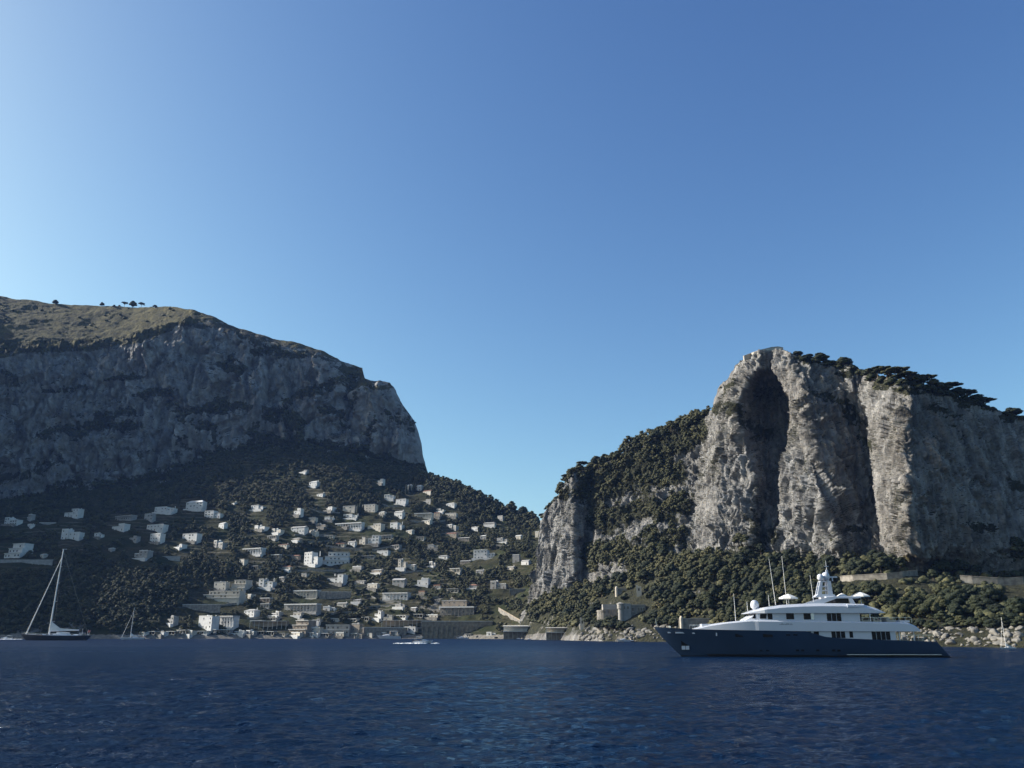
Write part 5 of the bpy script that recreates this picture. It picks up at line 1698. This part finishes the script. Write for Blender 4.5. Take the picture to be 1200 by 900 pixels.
def lerp_tab(tab):
    xs = [a for a, b in tab]; ys = [b for a, b in tab]
    return lambda x: float(np.interp(x, xs, ys))


def hull_mesh(name, mats, L, sheer, beam, stem, stern, zlow=-1.0, stripe=0.35, nu=64, nv=14, full=0.62, parent=None, taper=0.35):
    """Bow at x=0.  stem(z), stern(z) give the ends at each height; outer shell only, deck separate."""
    b = MB()
    us = [0.5 - 0.5 * math.cos(math.pi * i / nu) for i in range(nu + 1)]
    def half(u, v):
        f = min(1.0, (u / 0.42)) if u < 0.42 else 1.0
        f = math.sin(f * math.pi / 2) ** 0.85
        f *= 1.0 - 0.16 * max(0, (u - 0.7) / 0.3) ** 2
        flare = full + (1 - full) * v ** (0.6 + 0.5 * (1 - u))
        bowcut = 1.0 if u > taper else (1 - (1 - u / taper) * (1 - v) * 0.55)
        return max(0.02, beam / 2 * f * flare * bowcut)
    rows = []
    for u in us:
        zt = sheer(u)
        zs = [zlow + (zt - zlow) * j / nv for j in range(nv + 1)]
        row = []
        for j, z in enumerate(zs):
            x = stem(z) + u * (stern(z) - stem(z))
            row.append((x, half(u, j / nv), z))
        rows.append(row)
    for sgn in (-1, 1):
        vs = [(x, sgn * y, z) for r in rows for (x, y, z) in r]
        fs, ms = [], []
        for i in range(nu):
            for j in range(nv):
                a = i * (nv + 1) + j
                fs.append((a, a + nv + 1, a + nv + 2, a + 1) if sgn < 0 else (a, a + 1, a + nv + 2, a + nv + 1))
        o = len(b.v); b.v += vs
        for f in fs:
            zc = sum(vs[k][2] for k in f) / 4
            b.f.append(tuple(k + o for k in f)); b.m.append(1 if zc < stripe else 0)
    # transom
    last = rows[-1]
    vs = [(x, -y, z) for x, y, z in last] + [(x, y, z) for x, y, z in last]
    fs = [(j, j + nv + 1, j + nv + 2, j + 1) for j in range(nv)]
    b.add(vs, fs, 0)
    ob = b.build(name, mats, parent, smooth=True)
    return ob, half


def deck_mesh(name, m, us, sheer, beam_at, stem, stern, drop, parent, cap=None):
    b = MB()
    vs = []
    for u in us:
        z = sheer(u) - drop
        x = stem(z) + u * (stern(z) - stem(z))
        y = beam_at(u) - 0.04
        vs += [(x, -y, z), (x, y, z)]
    b.add(vs, [(2 * i, 2 * i + 2, 2 * i + 3, 2 * i + 1) for i in range(len(us) - 1)])
    return b.build(name, m, parent)


def panel(x0, x1, z0, z1, y, name, m, parent, skew=0.0, t=0.05):
    b = MB()
    b.add([(x0, y, z0), (x1, y, z0), (x1 + skew, y, z1), (x0 + skew, y, z1), (x0, y + t, z0), (x1, y + t, z0), (x1 + skew, y + t, z1), (x0 + skew, y + t, z1)],
          [(0, 1, 2, 3), (7, 6, 5, 4), (0, 4, 5, 1), (1, 5, 6, 2), (2, 6, 7, 3), (3, 7, 4, 0)])
    return b.build(name, m, parent)


def motor_yacht():
    Yb = 157.0
    bow = at(768.0, 767, Yb + 3)
    root = empty('motor_yacht', (bow.x, Yb + 3.2, 0.0), R(-5.0))
    tag(root, 'large motor yacht with navy hull and white decks anchored off the right cliffs', 'motor yacht')
    root.scale = (0.914, 0.95, 1.02)
    stem = lambda z: 5.3 * (1 - min(max(z, -1.2), 5.2) / 5.2) ** 1.15 if z < 5.2 else 0.0
    stern = lambda z: 56.8 - 0.95 * max(z, 0)
    sheer = lerp_tab([(0, 5.2), (0.13, 4.8), (0.3, 4.55), (0.5, 4.45), (0.555, 4.4), (0.60, 3.5), (0.64, 3.25), (0.8, 2.95), (0.94, 2.75), (1, 2.6)])
    hull, half = hull_mesh('hull', [M['hullblue'], M['antifoul']], 56.8, sheer, 9.6, stem, stern, -1.2, 0.32, nu=90, nv=18, parent=root)
    us = [i / 40 for i in range(41)]
    deck_mesh('deck', M['teak'], us, sheer, lambda u: half(u, 0.92), stem, stern, 0.55, root)
    hb = lambda x: half(min(1, max(0, x / 56.0)), 1.0)
    xs = lambda a, b, n=24: [a + (b - a) * i / n for i in range(n + 1)]
    # upper-deck bulwark band
    band_b = lerp_tab([(8, 4.7), (12, 4.66), (28, 4.42), (31, 4.4), (51.4, 4.36)])
    band_t = lerp_tab([(8, 4.82), (10.5, 5.5), (14, 5.95), (18.6, 6.35), (22, 6.3), (49.0, 5.9), (50.6, 5.3), (51.4, 4.5)])
    MB().loft(xs(8, 51.4, 60), band_b, band_t, lambda x: hb(x) * (1.0 if x > 20 else 0.985) + 0.06, cham=0.25).build('upper_deck', M['gel'], root, smooth=False)
    MB().loft(xs(29, 46.6), lambda x: sheer(x / 56) - 0.45, lambda x: 4.5, lambda x: hb(x) - 0.32).build('main_deck_house', M['gel'], root)
    uh_t = lerp_tab([(18.2, 6.45), (20.4, 7.5), (21, 7.62), (40.3, 7.62)])
    MB().loft(xs(18.2, 40.3, 40), lambda x: 5.6, uh_t, lambda x: min(hb(x) - 0.75, 3.3 + (x - 18) * 0.25), cham=0.1).build('upper_deck_house', M['gel'], root)
    rf_b = lerp_tab([(18.6, 7.5), (45.1, 7.5)])
    rf_t = lerp_tab([(18.6, 7.56), (20, 8.0), (22, 8.55), (25, 8.92), (29, 9.12), (33, 9.2), (38, 9.15), (41, 9.0), (43.4, 8.35), (45.1, 7.56)])
    MB().loft(xs(18.6, 45.1, 50), rf_b, rf_t, lambda x: min(hb(x) - 0.2, 3.2 + (x - 18) * 0.35), cham=0.5).build('sun_deck', M['gel'], root)
    # arch sweeping up to the mast
    for s in (-1, 1):
        b = MB()
        b.prism([(30.5, 9.1), (33.5, 9.1), (36.6, 10.1), (40.8, 10.1), (41.6, 10.35), (36.4, 10.45), (34.2, 10.15)], s * 2.6 - 0.25, s * 2.6 + 0.25)
        b.prism([(39.2, 9.0), (40.2, 9.0), (39.6, 10.2), (38.9, 10.2)], s * 2.6 - 0.2, s * 2.6 + 0.2)
        b.build('arch', M['gel'], root)
    MB().loft(xs(34.6, 41.4, 10), lambda x: 10.15, lambda x: 10.48, lambda x: 2.7, cham=0.15).build('hardtop', M['gel'], root)
    MB().loft(xs(36.4, 39.0, 6), lambda x: 9.15, lambda x: 10.1, lambda x: 2.2, cham=0.1).build('hardtop_shade_block', M['ywin'], root)  # dark block stands in for the shade under the hardtop
    # mast
    b = MB()
    b.prism([(32.8, 10.4), (37.0, 10.4), (36.7, 10.85), (33.6, 10.95)], -1.2, 1.2)
    for y in (-0.75, 0.75):
        b.prism([(33.4, 10.8), (34.3, 10.8), (34.75, 13.2), (34.25, 13.2)], y - 0.14, y + 0.14)
        b.prism([(35.5, 10.8), (36.5, 10.8), (36.35, 13.3), (35.7, 13.3)], y - 0.2, y + 0.2)
    for z in (11.5, 12.25, 13.15):
        b.box(34.0 + (z - 11) * .15, 36.4, -0.95, 0.95, z, z + 0.14)
    b.box(35.85, 36.25, -0.2, 0.2, 13.2, 15.3)
    mast = b.build('mast', M['gel'], root)
    for (x, y, z, r) in ((34.45, -0.55, 13.95, 0.62), (35.75, 0.1, 14.15, 0.78), (35.0, 0.9, 13.95, 0.55)):
        bb = MB(); bb.lathe([(r * .7, -r * .9), (r, -r * .35), (r, 0.1), (r * .85, r * .6), (r * .5, r * .9), (0.02, r)], x, y, 16, 0, z)
        bb.build('radar_dome', M['gel'], mast, smooth=True)
    MB().box(36.4, 38.0, -0.12, 0.12, 13.9, 14.12).box(36.9, 37.1, -0.08, 0.08, 13.3, 13.9).build('radar_bar', M['gel'], mast)
    MB().tube((36.05, 0, 15.2), (36.05, 0, 17.0), 0.07, 0.03).box(35.6, 36.5, -0.05, 0.05, 15.9, 16.0).build('antenna', M['gel'], mast)
    bb = MB(); bb.lathe([(0.35, 0), (0.5, 0.35), (0.84, 0.6), (0.87, 1.1), (0.7, 1.6), (0.35, 1.86), (0.02, 1.9)], 20.9, 0.4, 18, 0, 8.05)
    bb.build('satellite_dome', M['gel'], root, smooth=True)
    for (x, y, z0, z1, dx) in ((16.6, -0.8, 6.2, 11.1, 0), (24.7, -1.6, 9.0, 17.4, -0.5), (27.0, -1.4, 9.0, 17.8, -0.1), (19.4, 0.5, 8.0, 9.7, 0), (24.1, 1.5, 8.9, 10.9, 0), (32.4, -1.4, 9.1, 14.3, -0.2)):
        MB().tube((x, y, z0), (x + dx, y, z1), 0.065, 0.03, 6).build('antenna', M['alu'], root)
    # windows, upper deck (port side is the one towards us)
    for sgn in (-1, 1):
        yu = lambda x: sgn * (min(hb(x) - 0.75, 3.3 + (x - 18) * 0.25)) - (0.03 if sgn < 0 else 0.02)
        ym = lambda x: sgn * (hb(x) - 0.32) - (0.03 if sgn < 0 else 0.02)
        yh = lambda x, z: sgn * (half(min(1, max(0, (x - stem(z)) / (stern(z) - stem(z)))), (z + 1.2) / (sheer(x / 56) + 1.2))) - (0.05 if sgn < 0 else 0.0)
        for (x0, x1, z0, z1, sk) in ((19.3, 20.6, 6.6, 7.35, .5), (20.8, 22.1, 6.55, 7.4, .15), (22.35, 23.3, 6.45, 7.45, 0), (26.0, 27.5, 6.45, 7.48, 0), (29.4, 30.75, 6.4, 7.45, 0),
                                     (33.9, 34.75, 6.1, 7.48, 0), (34.85, 35.7, 6.1, 7.48, 0), (35.8, 36.65, 6.1, 7.48, 0)):
            xm = (x0 + x1) / 2
            panel(x0, x1, z0, z1, yu(xm), 'window', M['ywin'], root, sk)
        panel(30.85, 31.4, 6.4, 7.45, yu(31.1), 'window', M['steel'], root)
        for (x0, x1, z0, z1) in ((29.2, 30.4, 3.75, 4.36), (30.9, 31.9, 3.5, 4.36), (34.3, 35.1, 3.25, 4.36), (35.2, 36.0, 3.25, 4.36), (36.1, 36.9, 3.25, 4.36), (37.75, 38.4, 3.3, 4.36),
                                 (42.0, 42.8, 2.95, 4.34), (42.9, 43.7, 2.95, 4.34), (43.8, 44.6, 2.95, 4.34), (44.7, 45.5, 2.95, 4.34)):
            panel(x0, x1, z0, z1, ym((x0 + x1) / 2), 'window', M['ywin'], root)
        for (x0, x1, z0, z1) in ((15.7, 17.2, 3.45, 3.95), (21.0, 22.9, 3.4, 4.0), (25.5, 26.3, 3.65, 3.95), (26.9, 27.7, 3.65, 3.95)):
            panel(x0, x1, z0, z1, yh((x0 + x1) / 2, 3.7) - 0.02 * 0 , 'hull_window', M['ywin'], root, t=0.12)
        for x in (20.4, 21.6, 27.3, 28.3, 31.2, 34.2, 35.2):
            panel(x, x + 0.6, 1.0, 1.32, yh(x, 1.15), 'porthole', M['ywin'], root, t=0.12)
        # fairleads at the bow, their glint put in as white paint, anchor pocket with its pale plate
        for (x0, x1) in ((2.7, 3.4), (4.2, 6.9), (7.5, 8.0)):
            z = 4.12 - 0.02 * x0
            panel(x0, x1, z, z + 0.22, yh((x0 + x1) / 2, z + .1) - (0.03 if sgn < 0 else -0.03), 'fairlead', M['gel'], root, t=0.2)
        panel(12.0, 12.25, 3.6, 4.3, yh(12.1, 4.0) - (0.03 if sgn < 0 else -0.03), 'fairlead', M['gel'], root, t=0.15)
        p = panel(5.3, 6.9, 1.15, 2.9, yh(6.1, 2.0) - (0.06 if sgn < 0 else 0.06), 'anchor_pocket', M['ywin'], root, t=0.5)
        panel(5.35, 6.05, 1.2, 1.85, yh(6.1, 2.0) - (0.12 if sgn < 0 else -0.45), 'anchor_plate', M['gel'], p, t=0.05)
        panel(6.15, 6.85, 1.2, 1.85, yh(6.1, 2.0) - (0.12 if sgn < 0 else -0.45), 'anchor_plate', M['gel'], p, t=0.05)
        # rub rail near the stern, name script strokes
        rr = MB()
        for i in range(18):
            x0, x1 = 37 + i, 38 + i
            rr.box(x0, x1, *sorted((yh(x0 + .5, 0.45) - 0.03, yh(x0 + .5, 0.45) + 0.03)), 0.42, 0.50)
        rr.build('rub_rail', M['steel'], root)
        sc_ = MB(); yy_ = sgn * (hb(25.6) + 0.075)
        rnd = random.Random(3)
        x = 24.3
        while x < 26.9:
            h = rnd.choice((0.12, 0.14, 0.26))
            sc_.add([(x, yy_, 5.5), (x + .07, yy_, 5.5), (x + .13, yy_, 5.5 + h), (x + .06, yy_, 5.5 + h)], [(0, 1, 2, 3)])
            sc_.add([(x + .06, yy_, 5.5), (x + .2, yy_, 5.52), (x + .2, yy_, 5.55), (x + .06, yy_, 5.53)], [(0, 1, 2, 3)])
            x += rnd.uniform(0.17, 0.24)
        sc_.build('name_script', M['iron'], root)
        # rails and stanchions
        ra = MB()
        pts = [(x, sgn * max(0.05, hb(x) * 0.97 - 0.05), (5.2 if x < 2 else sheer(x / 56)) + 0.75) for x in xs(7.6, 15.5, 8)]
        ra.path(pts, 0.035, 4)
        for p_ in pts: ra.tube((p_[0], p_[1], p_[2] - 0.85), p_, 0.03, 0.03, 4)
        pts = [(x, sgn * (hb(x) - 0.4), 3.75) for x in xs(46.8, 54.0, 7)]
        ra.path(pts, 0.04, 4)
        for p_ in pts: ra.tube((p_[0], p_[1], 2.4), p_, 0.035, 0.035, 4)
        pts = [(x, sgn * (hb(x) - 0.3), 6.75) for x in xs(40.5, 50.0, 8)]
        ra.path(pts, 0.035, 4)
        for p_ in pts: ra.tube((p_[0], p_[1], 5.8), p_, 0.03, 0.03, 4)
        ra.build('railing', M['steel'], root)
        for (x, z0, z1) in ((42.2, 5.8, 7.55), (47.4, 2.4, 4.45), (50.2, 2.4, 4.45)):
            MB().tube((x, sgn * (hb(x) - 0.6), z0), (x, sgn * (hb(x) - 0.6), z1), 0.11, 0.11, 8).build('deck_post', M['gel'], root)
        rf = MB(); rf.tube((37.9, sgn * 4.35, 8.65), (39.4, sgn * 4.3, 8.65), 0.42, 0.42, 10).tube((39.6, sgn * 4.3, 8.65), (41.2, sgn * 4.2, 8.65), 0.42, 0.42, 10)
        rf.build('life_raft', M['gel'], root, smooth=False)
    # deck furniture (aft decks)
    f = MB()
    for x in (41.0, 43.2, 46.0):
        f.box(x, x + 1.6, -2.6, 2.6, 5.85, 6.35).box(x, x + 0.3, -2.6, 2.6, 6.35, 6.85)
    f.box(47.4, 49.6, -2.5, 2.5, 2.3, 2.9).box(50.4, 52.4, -2.4, 2.4, 2.3, 2.75).box(52.1, 52.4, -2.4, 2.4, 2.75, 3.3)
    f.build('deck_sofas', M['cushion'], root)
    MB().box(48.2, 50.0, -3.2, 3.2, 5.9, 6.25).build('sun_bed', M['gel'], root)
    # foredeck fittings
    MB().box(9.6, 12.4, -1.6, 1.6, 5.0, 5.7).build('tender_locker', M['gel'], root)
    MB().tube((3.2, 0.4, 4.6), (3.2, 0.4, 5.35), 0.28, 0.22, 10).tube((3.2, -0.6, 4.6), (3.2, -0.6, 5.3), 0.24, 0.2, 10).build('windlass', M['steel'], root)
    MB().tube((0.6, 0, 5.0), (0.4, 0, 6.6), 0.05, 0.03, 6).build('jackstaff', M['steel'], root)
    # parasols stand on the sun deck: things of their own
    mw = root.matrix_basis
    for (x, y, z0, z1, r, lab) in ((27.6, -0.6, 9.05, 11.05, 1.75, 'white parasol standing forward of the motor yacht mast'),
                                   (38.9, 1.2, 10.4, 11.2, 1.25, 'small white parasol just aft of the motor yacht mast'),
                                   (41.9, -0.9, 8.9, 11.35, 1.72, 'white parasol at the aft end of the motor yacht sun deck')):
        base = Matrix.LocRotScale(root.location, root.rotation_euler, root.scale) @ Vector((x, y, z0))
        pr = empty('parasol', base, R(-5))
        tag(pr, lab, 'parasol', 'parasols on the yacht sun deck')
        h = z1 - z0
        MB().tube((0, 0, 0), (0, 0, h), 0.06, 0.05, 8).build('pole', M['alu'], pr)
        c = MB()
        n = 8
        ring = [(r * math.cos(2 * math.pi * k / n), r * math.sin(2 * math.pi * k / n), h - 0.72) for k in range(n)]
        mid = [(r * .5 * math.cos(2 * math.pi * k / n), r * .5 * math.sin(2 * math.pi * k / n), h - 0.30) for k in range(n)]
        val = [(p[0], p[1], p[2] - 0.22) for p in ring]
        c.add(ring + mid + val + [(0, 0, h)], [(k, (k + 1) % n, n + (k + 1) % n, n + k) for k in range(n)] + [(n + k, n + (k + 1) % n, 3 * n) for k in range(n)] + [(2 * n + k, 2 * n + (k + 1) % n, (k + 1) % n, k) for k in range(n)])
        c.build('canopy', M['canvas'], pr)
motor_yacht()


def sailing_yacht(px0, px1, Yb, py, mast_px_h, label, rz=0.0, hullm='darkhull', small=False, flip=False):
    a, b_ = at(px0, py, Yb), at(px1, py, Yb)
    L = (b_ - a).length
    root = empty('sailing_yacht', ((a.x + b_.x) / 2, Yb, 0), rz + (math.pi if flip else 0))
    tag(root, label, 'sailing yacht')
    k = L / 49.0
    o = -24.5
    stem = lambda z: 4.6 * (1 - min(max(z, -1.0), 4.6) / 4.6) + o
    stern = lambda z: 49.0 - 1.3 * (1 - max(0, z) / 3.4) * 2 + o
    sheer = lerp_tab([(0, 4.6), (0.2, 3.9), (0.5, 3.4), (0.8, 3.25), (1, 3.4)])
    hull, half = hull_mesh('hull', [M[hullm], M['antifoul']], 49, sheer, 10.0, stem, stern, -1.0, 0.3, nu=48, nv=10, parent=root)
    hull.data.materials[1] = M['antifoul']
    us = [i / 24 for i in range(25)]
    dk = deck_mesh('deck', M['gel'], us, sheer, lambda u: half(u, 1.0) + 0.12, stem, stern, -0.05, root)
    xs = lambda p, q, n=14: [p + (q - p) * i / n for i in range(n + 1)]
    MB().loft(xs(o + 17, o + 42), lambda x: 3.2, lambda x: 4.3 + 0.5 * math.exp(-((x - o - 28) / 6) ** 2), lambda x: 3.0, cham=0.3).build('coachroof', M['gel'], root)
    MB().loft(xs(o + 26.5, o + 34, 8), lambda x: 4.3, lambda x: 5.9 - 0.02 * (x - o - 26) ** 1.5, lambda x: 2.4, cham=0.4).build('dodger', M['sail'], root)
    for x0 in (19.5, 22.5, 37.0):
        panel(o + x0, o + x0 + 1.9, 3.85, 4.3, -3.05, 'window', M['ywin'], root)
    mh = mast_px_h * (L / (px1 - px0))
    mx = o + 20.3
    Hm = mh / k
    rig = MB()
    rig.tube((mx, 0, 3.5), (mx + 0.6, 0, Hm), 0.62, 0.36, 8)
    for q in (0.20, 0.42, 0.62, 0.8):
        z = Hm * q
        for s in (-1, 1):
            rig.tube((mx + .2, 0, z), (mx + 1.3, s * 3.3 * (1.1 - q), z + 0.3), 0.16, 0.10, 5)
    rig.box(mx - 0.2, mx + 3.0, -0.12, 0.12, Hm, Hm + 0.25)
    mast = rig.build('mast', M['alu'], root)
    w = MB()
    for s in (-1, 1):
        w.path([(mx + .8, s * 4.6, 3.4), (mx + 1.0, s * 2.4, Hm * .42), (mx + .6, 0, Hm * .97)], 0.03, 4)
    w.tube((mx + .6, 0, Hm * .99), (o + 48.2, 0, 3.6), 0.03, 0.03, 4)
    w.build('rigging', M['steel'], mast)
    MB().tube((o + 4.2, 0, 4.4), (mx + 0.3, 0, Hm * 0.90), 0.42, 0.20, 7).build('furled_jib', M['sail'], root)
    MB().tube((mx + .4, 0, 6.6), (o + 41, 0, 7.2), 0.45, 0.38, 8).build('boom', M['alu'], root)
    sl = MB()
    sl.add([(mx + .5, -0.5, 7.0), (o + 40.5, -0.35, 7.5), (o + 27.5, -0.42, 8.4), (mx + 2.2, -0.3, 11.8), (mx + .7, -0.2, 13.0), (mx + .5, 0.5, 7.0), (o + 40.5, 0.35, 7.5), (o + 27.5, 0.42, 8.4), (mx + 2.2, 0.3, 11.8), (mx + .7, 0.2, 13.0)],
           [(0, 1, 2, 3, 4), (9, 8, 7, 6, 5), (0, 5, 6, 1), (1, 6, 7, 2), (2, 7, 8, 3), (3, 8, 9, 4), (4, 9, 5, 0)])
    sl.build('stowed_mainsail', M['sail'], root)
    st = MB(); st.tube((o + 45, -3, 3.2), (o + 45, -3, 8.2), 0.12, 0.1, 5).tube((o + 46.5, 2.5, 3.2), (o + 46.5, 2.5, 7.5), 0.1, 0.1, 5).box(o + 42.5, o + 45.2, -2.6, 2.6, 4.9, 5.2).tube((o + 43, -2.2, 3.2), (o + 43, -2.2, 5), 0.1, 0.1, 5)
    st.build('stern_gantry', M['gel'], root)
    fl = MB(); fl.tube((o + 48.3, 0, 3.4), (o + 49.4, 0, 7.0), 0.09, 0.06, 5)
    staff = fl.build('flag_staff', M['alu'], root)
    MB().box(o + 47.6, o + 49.2, -0.05, 0.05, 5.6, 7.0).build('flag', M['orange'], staff)
    pu = MB()
    for s in (-1, 1):
        pts = [(o + x, s * (half((x) / 49, 1.0) + .0), sheer(x / 49) + 1.0) for x in (3, 8, 14, 20, 28, 36, 44, 48)]
        pu.path(pts, 0.06, 4)
        for p in pts: pu.tube((p[0], p[1], p[2] - 1.0), p, 0.05, 0.05, 4)
    pu.build('lifelines', M['steel'], root)
    root.scale = (k, k, k)
    return root
sailing_yacht(24, 103, 560.0, 749, 105, 'large dark-hulled sailing yacht with one tall bare mast at left', rz=0.06)
sailing_yacht(141, 169, 640.0, 748.5, 36, 'small white sailing yacht off the left reef with thin bare mast', rz=0.25, hullm='gel')
sailing_yacht(1169, 1192, 236.0, 758, 36, 'small white sailing yacht close to the right shore rocks', rz=0.3, hullm='gel')


def motorboat(px0, px1, Yb, py, label, rz=0.0, canopy=True, grp=None, hullm='gel', name='motorboat'):
    a, b_ = at(px0, py, Yb), at(px1, py, Yb)
    L = (b_ - a).length
    k = L / 9.0
    root = empty(name, ((a.x + b_.x) / 2, Yb, 0), rz)
    tag(root, label, 'motorboat', grp)
    o = -4.5
    stem = lambda z: 1.5 * (1 - min(max(z, -0.4), 1.4) / 1.4) + o
    stern = lambda z: 9.0 + o
    sheer = lerp_tab([(0, 1.4), (0.4, 1.15), (1, 0.95)])
    hull, half = hull_mesh('hull', [M[hullm], M['antifoul']], 9, sheer, 2.9, stem, stern, -0.4, 0.08, nu=24, nv=6, parent=root)
    deck_mesh('deck', M['teak'], [i / 12 for i in range(13)], sheer, lambda u: half(u, 1.0), stem, stern, 0.12, root)
    MB().loft([o + 2.2 + i * 0.4 for i in range(8)], lambda x: 0.9, lambda x: 1.35 + 0.5 * math.sin((x - o - 2.2) / 2.8 * 1.5), lambda x: 0.95, cham=0.2).build('cabin', M['gel'], root)
    ws = MB(); ws.add([(o + 4.6, -1.0, 1.6), (o + 4.6, 1.0, 1.6), (o + 5.2, 0.9, 2.3), (o + 5.2, -0.9, 2.3), (o + 4.66, -1.0, 1.6), (o + 4.66, 1.0, 1.6), (o + 5.26, 0.9, 2.3), (o + 5.26, -0.9, 2.3)], [(0, 1, 2, 3), (7, 6, 5, 4), (0, 4, 5, 1), (1, 5, 6, 2), (2, 6, 7, 3), (3, 7, 4, 0)])
    ws.build('windscreen', M['ywin'], root)
    MB().box(o + 6.8, o + 8.2, -1.0, 1.0, 0.8, 1.3).box(o + 8.1, o + 8.3, -1.0, 1.0, 1.3, 1.7).box(o + 5.4, o + 5.9, -.8, .8, .8, 1.4).build('seats', M['cushion'], root)
    if canopy:
        c = MB()
        for x in (5.0, 7.6):
            for s in (-1, 1): c.tube((o + x, s * 1.1, 1.0), (o + x, s * 1.0, 2.75), 0.04, 0.04, 5)
        c.build('canopy_frame', M['steel'], root)
        MB().loft([o + 4.7 + i * 0.5 for i in range(7)], lambda x: 2.7, lambda x: 2.86, lambda x: 1.15, cham=0.08).build('canopy', M['canvas'], root)
    MB().box(o + 8.75, o + 9.35, -0.3, 0.3, 0.3, 1.35).build('outboard', M['antifoul'], root)
    root.scale = (k, k, k)
    return root
r_ = motorboat(484, 508, 372.0, 753.5, 'white motorboat under way in mid bay, trailing a short foam wake', rz=math.pi)
motorboat(722, 741, 452.0, 750.5, 'small white motorboat moored at the boulders below the fort', rz=0.1, canopy=False)
motorboat(738, 746, 450.0, 750.8, 'dark little dinghy just right of the boat below the fort', rz=0.4, canopy=False, hullm='darkhull', name='dinghy')
motorboat(441, 470, 690.0, 748.2, 'long pale boat moored below the arched sea wall', rz=0.05)
motorboat(604, 613, 640.0, 748.6, 'left small boat in front of the bathing pavilion', rz=0.5, canopy=False)
motorboat(617, 624, 640.0, 748.6, 'right small boat in front of the bathing pavilion', rz=-0.3, canopy=False)
motorboat(648, 660, 600.0, 748.8, 'pale boat in front of the grey bathing platform', rz=0.1)
motorboat(662, 675, 590.0, 749, 'pale boat with low hull between the platform and the boulders', rz=-0.15, canopy=False)
motorboat(534, 549, 690.0, 748.0, 'pale flat boat under the ochre sea wall', rz=0.1, canopy=False)
motorboat(1, 15, 660.0, 748.2, 'white speedboat throwing up foam at the left edge', rz=0.1)


def foam(name, pts, label, seed):
    """broken strips of foam lying on the water"""
    rg = random.Random(seed)
    b = MB()
    for (px, py, w, n, Yb) in pts:
        c = at(px, py, Yb)
        for i in range(n):
            x = c.x + rg.uniform(-.5, .5) * w; y = Yb + rg.uniform(-3.0, 3.0)
            rr = rg.uniform(0.2, 0.6)
            m_ = 7
            top = [(x + rr * 2.2 * math.cos(t * 6.283 / m_) * rg.uniform(.7, 1.2), y + rr * math.sin(t * 6.283 / m_) * rg.uniform(.7, 1.2), 0.16) for t in range(m_)]
            vs = top + [(x, y, 0.16 + rr * 0.45)] + [(p[0], p[1], -0.2) for p in top]
            b.add(vs, [(t, (t + 1) % m_, m_) for t in range(m_)] + [(t, m_ + 1 + t, m_ + 1 + (t + 1) % m_, (t + 1) % m_) for t in range(m_)])
    o = b.build(name, M['foam'])
    tag(o, label, 'foam', kind='stuff')
foam('wake_foam', [(488, 754, 8, 26, 369), (470, 754, 6, 7, 368), (462, 754, 5, 3, 368), (509, 753.6, 2, 6, 371)], 'white foam of the motorboat wake', 1)
foam('wake_foam', [(6, 748, 14, 60, 655), (16, 748.3, 10, 25, 655)], 'white foam around the speedboat at the left edge', 2)

# ------------------------------------------------------------------ the air
if HAZE > 0:
    hm = bpy.data.materials.new('sea_haze')
    hm.use_nodes = True
    nt = hm.node_tree
    nt.nodes.remove(nt.nodes['Principled BSDF'])
    pv = nt.nodes.new('ShaderNodeVolumePrincipled')
    pv.inputs['Color'].default_value = (*HAZE_COL, 1)
    pv.inputs['Density'].default_value = HAZE
    pv.inputs['Anisotropy'].default_value = 0.0
    nt.links.new(pv.outputs['Volume'], nt.nodes['Material Output'].inputs['Volume'])
    hz = MB().box(-16000, 16000, -600, 5200, -7, 760).build('haze', hm)
    tag(hz, 'thin blue sea haze in front of the far slopes', 'haze', kind='stuff')
